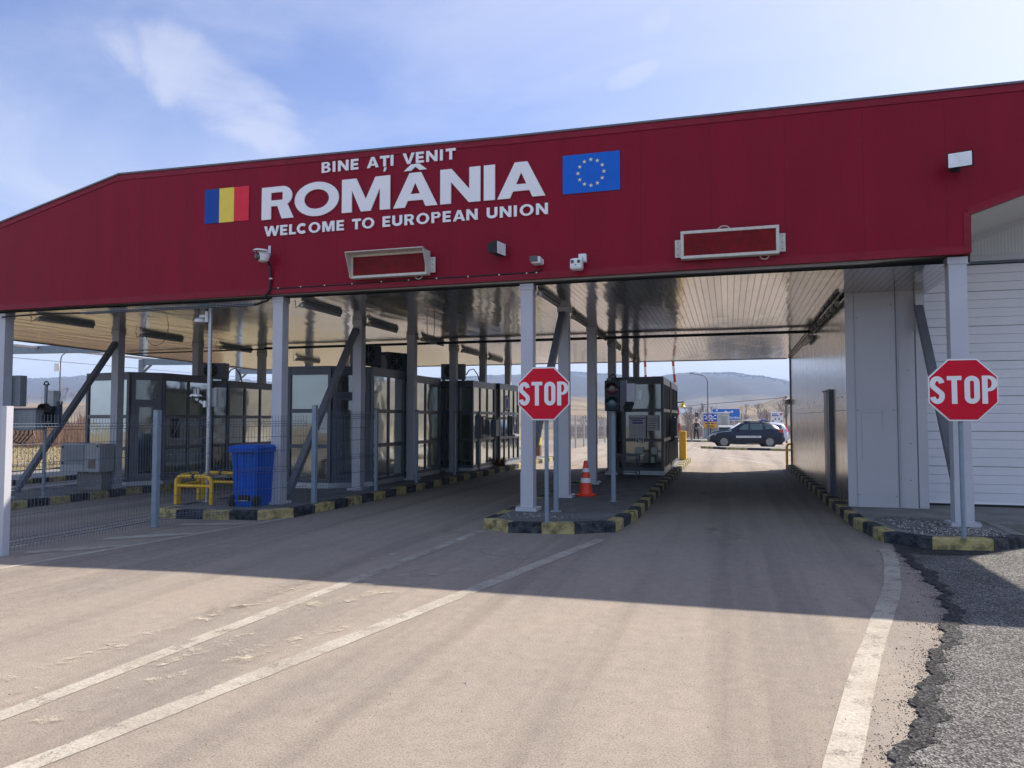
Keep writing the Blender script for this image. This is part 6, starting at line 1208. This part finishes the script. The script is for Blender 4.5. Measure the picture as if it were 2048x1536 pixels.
# ------------------------------------------------------------------ land, trees, far hills
CY = R(16.33)
def polar(u, d):   # point at horizontal distance d in the direction of azimuth u (degrees right of straight ahead along the lanes)
    return (d * math.sin(R(u)), d * math.cos(R(u)))
def hnoise(x, s): return math.sin(x * 1.7 * s + 1.3) * .5 + math.sin(x * 3.9 * s + 4.1) * .28 + math.sin(x * 8.3 * s + 2.2) * .15 + math.sin(x * 17.1 * s) * .08
def ridge(name, az, prof, d0, d1, d2, m, rough, nd=14):
    """hill: rises from distance d0 to its ridge at d1 and falls to d2; prof(az) = ridge height"""
    n = len(az); mb = MB(); rows = []
    for j in range(nd + 1):
        t_ = j / nd; row = []
        for a in az:
            if t_ < .75: f = t_ / .75; d = d0 + (d1 - d0) * f; h = prof(a) * (f * f * (3 - 2 * f))
            else: f = (t_ - .75) / .25; d = d1 + (d2 - d1) * f; h = prof(a) * (1 - f * f)
            x, y = polar(a, d); h += rough * hnoise(a * .35 + d * .003, 1) * (1 if .1 < t_ < .9 else 0) * prof(a) * .12
            row.append((x, y, h - 1.5))
        rows += row
    mb.add(rows, [(j * n + i, j * n + i + 1, (j + 1) * n + i + 1, (j + 1) * n + i) for j in range(nd) for i in range(n - 1)], m)
    return struct(mb.build(name, smooth=True))
def interp(pts):
    def f(a):
        for (a0, h0), (a1, h1) in zip(pts, pts[1:]):
            if a <= a1: s_ = min(1, max(0, (a - a0) / (a1 - a0))); s_ = s_ * s_ * (3 - 2 * s_); return h0 + (h1 - h0) * s_
        return pts[-1][1]
    return f
AZ = [-75 + i * .5 for i in range(221)]
# azimuth of pixel u: -16.33 + atan((u-1024)/1480)
far = interp([(-75, 95), (-50, 92), (-46, 98), (-34, 96), (-30, 100), (-17, 118), (-11.6, 128), (-9, 122), (-6, 108), (-2, 122), (0, 122), (2, 112), (5, 88), (12, 60), (35, 60)])
ridge('far_hills', AZ, far, 700, 2100, 3200, 'hill_forest', 1.0)
mid = interp([(-75, 10), (-45, 10), (-30, 12), (-20, 15), (-11.6, 14), (-8.5, 11), (-6, 5.0), (-3.2, 4.4), (-1.5, 6.2), (1, 9.5), (4.5, 14.5), (12, 22), (35, 26)])
ridge('meadow_hill', AZ, mid, 130, 380, 620, 'hill_meadow', .6)
# forest fuzz along the far ridge: thousands of crowns that read as one wood
mb = MB()
for _ in range(6500):
    a = random.uniform(-62, 12); t_ = random.random() ** .45; d = 1650 + 500 * t_; f = (d - 700) / 1400; h = far(a) * (f * f * (3 - 2 * f)) - 1.5 if d < 2100 else far(a) * (1 - ((d - 2100) / 1100) ** 2) - 1.5
    x, y = polar(a, d); s_ = random.uniform(3, 5.5); w_ = s_ * random.uniform(.45, .8)
    a0 = random.random() * 6
    vs = [(x + w_ * math.cos(a0 + 2 * math.pi * k / 5) * (.5 if r_ else .9), y + w_ * math.sin(a0 + 2 * math.pi * k / 5) * (.5 if r_ else .9), h + s_ * (.75 if r_ else .25)) for r_ in (0, 1) for k in range(5)] + [(x, y, h + s_)]
    mb.add(vs, [(k, (k + 1) % 5, 5 + (k + 1) % 5, 5 + k) for k in range(5)] + [(5 + k, 5 + (k + 1) % 5, 10) for k in range(5)], 'hill_forest')
tag(mb.build('ridge_forest'), 'far-off bare wood covering the bluish hill ridge', 'forest', kind='stuff')
# pale bare copse along the left horizon
# bare trees: trunk and a crown of thin twigs
def tree_mesh(h, seed, spread):
    rnd = random.Random(seed); tr_ = MB(); cr = MB()
    def grow(p, d, L_, r_, depth):
        q = p + d * L_; mid_ = p.lerp(q, .5) + Vector((rnd.gauss(0, .03), rnd.gauss(0, .03), 0)) * L_
        (tr_ if depth < 2 else cr).tube([p, mid_, q], [r_, r_ * .85, r_ * .65], 'bark' if depth < 2 else 'twig', 5 if depth < 2 else 3, False)
        if depth >= 5: return
        nb = rnd.choice((2, 3, 3)) if depth < 4 else rnd.choice((3, 4))
        for k in range(nb):
            ax = Vector((rnd.gauss(0, 1), rnd.gauss(0, 1), rnd.gauss(0, .4))).normalized(); nd_ = (d + ax * spread * rnd.uniform(.5, 1.1) + Vector((0, 0, .18))).normalized()
            grow(p.lerp(q, rnd.uniform(.6, 1)), nd_, L_ * rnd.uniform(.58, .82), max(r_ * .55, .010), depth + 1)
    grow(Vector((0, 0, 0)), Vector((rnd.gauss(0, .06), rnd.gauss(0, .06), 1)).normalized(), h * .30, h * .022, 0)
    return tr_, cr
protos = []
def place_tree(x, y, z, h, k, label, group):
    if k >= len(protos):
        t_ = thing('bare_tree', (x, y, z), label, 'tree', group); a, b_ = tree_mesh(6.0, 40 + k, .55 + .1 * k); W[t_.name] = Vector((0, 0, 0)); a.build('trunk', t_, origin=(0, 0, 0)); b_.build('crown', t_, origin=(0, 0, 0)); W[t_.name] = Vector((x, y, z)); protos.append(t_)
    else: t_ = dup(protos[k], (x, y, z), label, random.uniform(0, 6.28)); t_['group'] = group
    s_ = h / 6.0; t_.scale = (s_, s_, s_)
def midz(a, d):
    f = (d - 130) / 250; return (mid(a) * (f * f * (3 - 2 * f)) - 1.5) if 0 < f < 1 else -.3
G1 = 'bare grey trees on the brown slope beyond the yard'
for k in range(3): place_tree(*polar((-1.6, 2.2, 3.6)[k], (95, 150, 135)[k]), -.5, (5.2, 7.0, 7.5)[k], k, 'bare grey tree on the brown slope beyond the yard', G1)
for i in range(46):
    a = random.uniform(-3.2, 6.0); d = random.uniform(110, 235); place_tree(*polar(a, d), max(-.8, midz(a, d)), random.uniform(3.2, 6.2) * (d / 150) ** .5, random.randrange(3), 'bare grey tree on the brown slope beyond the yard', G1)
place_tree(*polar(-2.75, 60), -.3, 4.2, 1, 'bare branching tree right behind the yellow barrier cabinet', 'bare trees near the yard')
place_tree(*polar(-3.1, 72), -.3, 4.0, 2, 'smaller bare tree behind the raised boom and the person', 'bare trees near the yard')
for i in range(10):
    a = random.uniform(-11, -7.4); d = random.uniform(95, 150); place_tree(*polar(a, d), -.5, random.uniform(2.4, 3.8), random.randrange(3), 'low bare tree beyond the yard fence, seen between the centre columns', 'low bare trees beyond the yard fence')
G2 = 'bare trees on the left skyline'
for i in range(40):
    a = random.uniform(-58, -41); d = random.uniform(300, 380); place_tree(*polar(a, d), mid(a) - 3.0, random.uniform(5, 9), random.randrange(3), 'small bare tree on the left skyline behind the reeds', G2)
# scrub and reeds as masses
mb = MB()
for _ in range(9000):
    a = random.uniform(-60, -38); d = random.uniform(52, 88); x, y = polar(a, d); h = random.uniform(1.2, 2.9) * (.75 + .35 * hnoise(a, 2)); k = random.uniform(-.3, .3); z = -.35
    w_ = random.uniform(.03, .08); mb.add([(x - w_, y, z), (x + w_, y, z), (x + k + w_ * .6, y + k, z + h * .7), (x + k * 1.7, y + k, z + h), (x + k - w_ * .6, y + k, z + h * .7)], [(0, 1, 2, 3, 4)], 'reed')
tag(mb.build('reeds'), 'band of tall reddish-brown dry reeds behind the grass at the left', 'reeds', kind='stuff')
mb = MB()
for _ in range(16000):
    x = random.uniform(-46, -23.0); y = random.uniform(14, 46); h = random.uniform(.03, .12) * (1 + .8 * max(0, hnoise(x * .6 + y * .8, 1))); a = random.random() * 6.28; w_ = random.uniform(.01, .03)
    mb.add([(x - w_ * math.cos(a), y - w_ * math.sin(a), -.12), (x + w_ * math.cos(a), y + w_ * math.sin(a), -.12), (x + random.uniform(-.08, .08), y + random.uniform(-.08, .08), -.12 + h)], [(0, 1, 2)], 'grass_blade')
tag(mb.build('dry_grass'), 'short dry yellowish grass beyond the left edge of the canopy', 'grass', kind='stuff')
mb = MB(); mb.sheet([(-130, -20), (-22.9, -20), (-22.9, 60), (-130, 60)], -.125, 'dry_grass'); struct(mb.build('grass_field'))
mb = MB()
for _ in range(12000):
    a = random.uniform(-12, 7); d = random.uniform(80, 170); x, y = polar(a, d); h = random.uniform(.4, 1.3); z = -.5; k = random.uniform(-.3, .3); w_ = random.uniform(.02, .06)
    mb.add([(x - w_, y, z), (x + w_, y, z), (x + k, y + k, z + h)], [(0, 1, 2)], random.choice(['twig', 'reed', 'bark']))
tag(mb.build('scrub'), 'brown dry scrub along the foot of the slope beyond the yard', 'scrub', kind='stuff')
mb = MB(); mb.sheet([(-150, 48), (-25, 50), (-25, 50.8), (-150, 49.2)], -.11, 'concrete'); struct(mb.build('path'))
# a few red roofs and white houses low on the far slope
for i, (a, d) in enumerate(((-3.3, 900), (-2.9, 930), (-10.3, 880))):
    x, y = polar(a, d); z = far(a) * .06 + 2; t_ = thing('house', (x, y, z), ['tiny white house low on the far blue slope, left of the lamp post', 'tiny white house beside another on the far slope', 'tiny pale house on the far slope between the centre columns'][i], 'house'); MB().box(x - 4, x + 4, y - 3, y + 3, z, z + 5, 'hut_white').build('walls', t_); MB().prismy([(x - 4.6, z + 5.02), (x + 4.6, z + 5.02), (x, z + 8)], y - 3.3, y + 3.3, 'roof_grey').build('roof', t_)
# ------------------------------------------------------------------ the air
m = bpy.data.materials.new('haze'); m.use_nodes = True; t = m.node_tree; t.nodes.clear(); M['haze'] = m
o_ = NN(t, 'ShaderNodeOutputMaterial'); pv = NN(t, 'ShaderNodeVolumePrincipled'); pv.inputs['Color'].default_value = (0.52, 0.70, 1.0, 1); pv.inputs['Density'].default_value = 0.00036; pv.inputs['Anisotropy'].default_value = 0.0
t.links.new(pv.outputs[0], o_.inputs['Volume'])
mb = MB(); mb.box(-3100, 3100, -90, 3600, -4, 160, 'haze'); hz_ = mb.build('haze'); tag(hz_, 'pale bluish haze in the air', 'haze', kind='stuff')
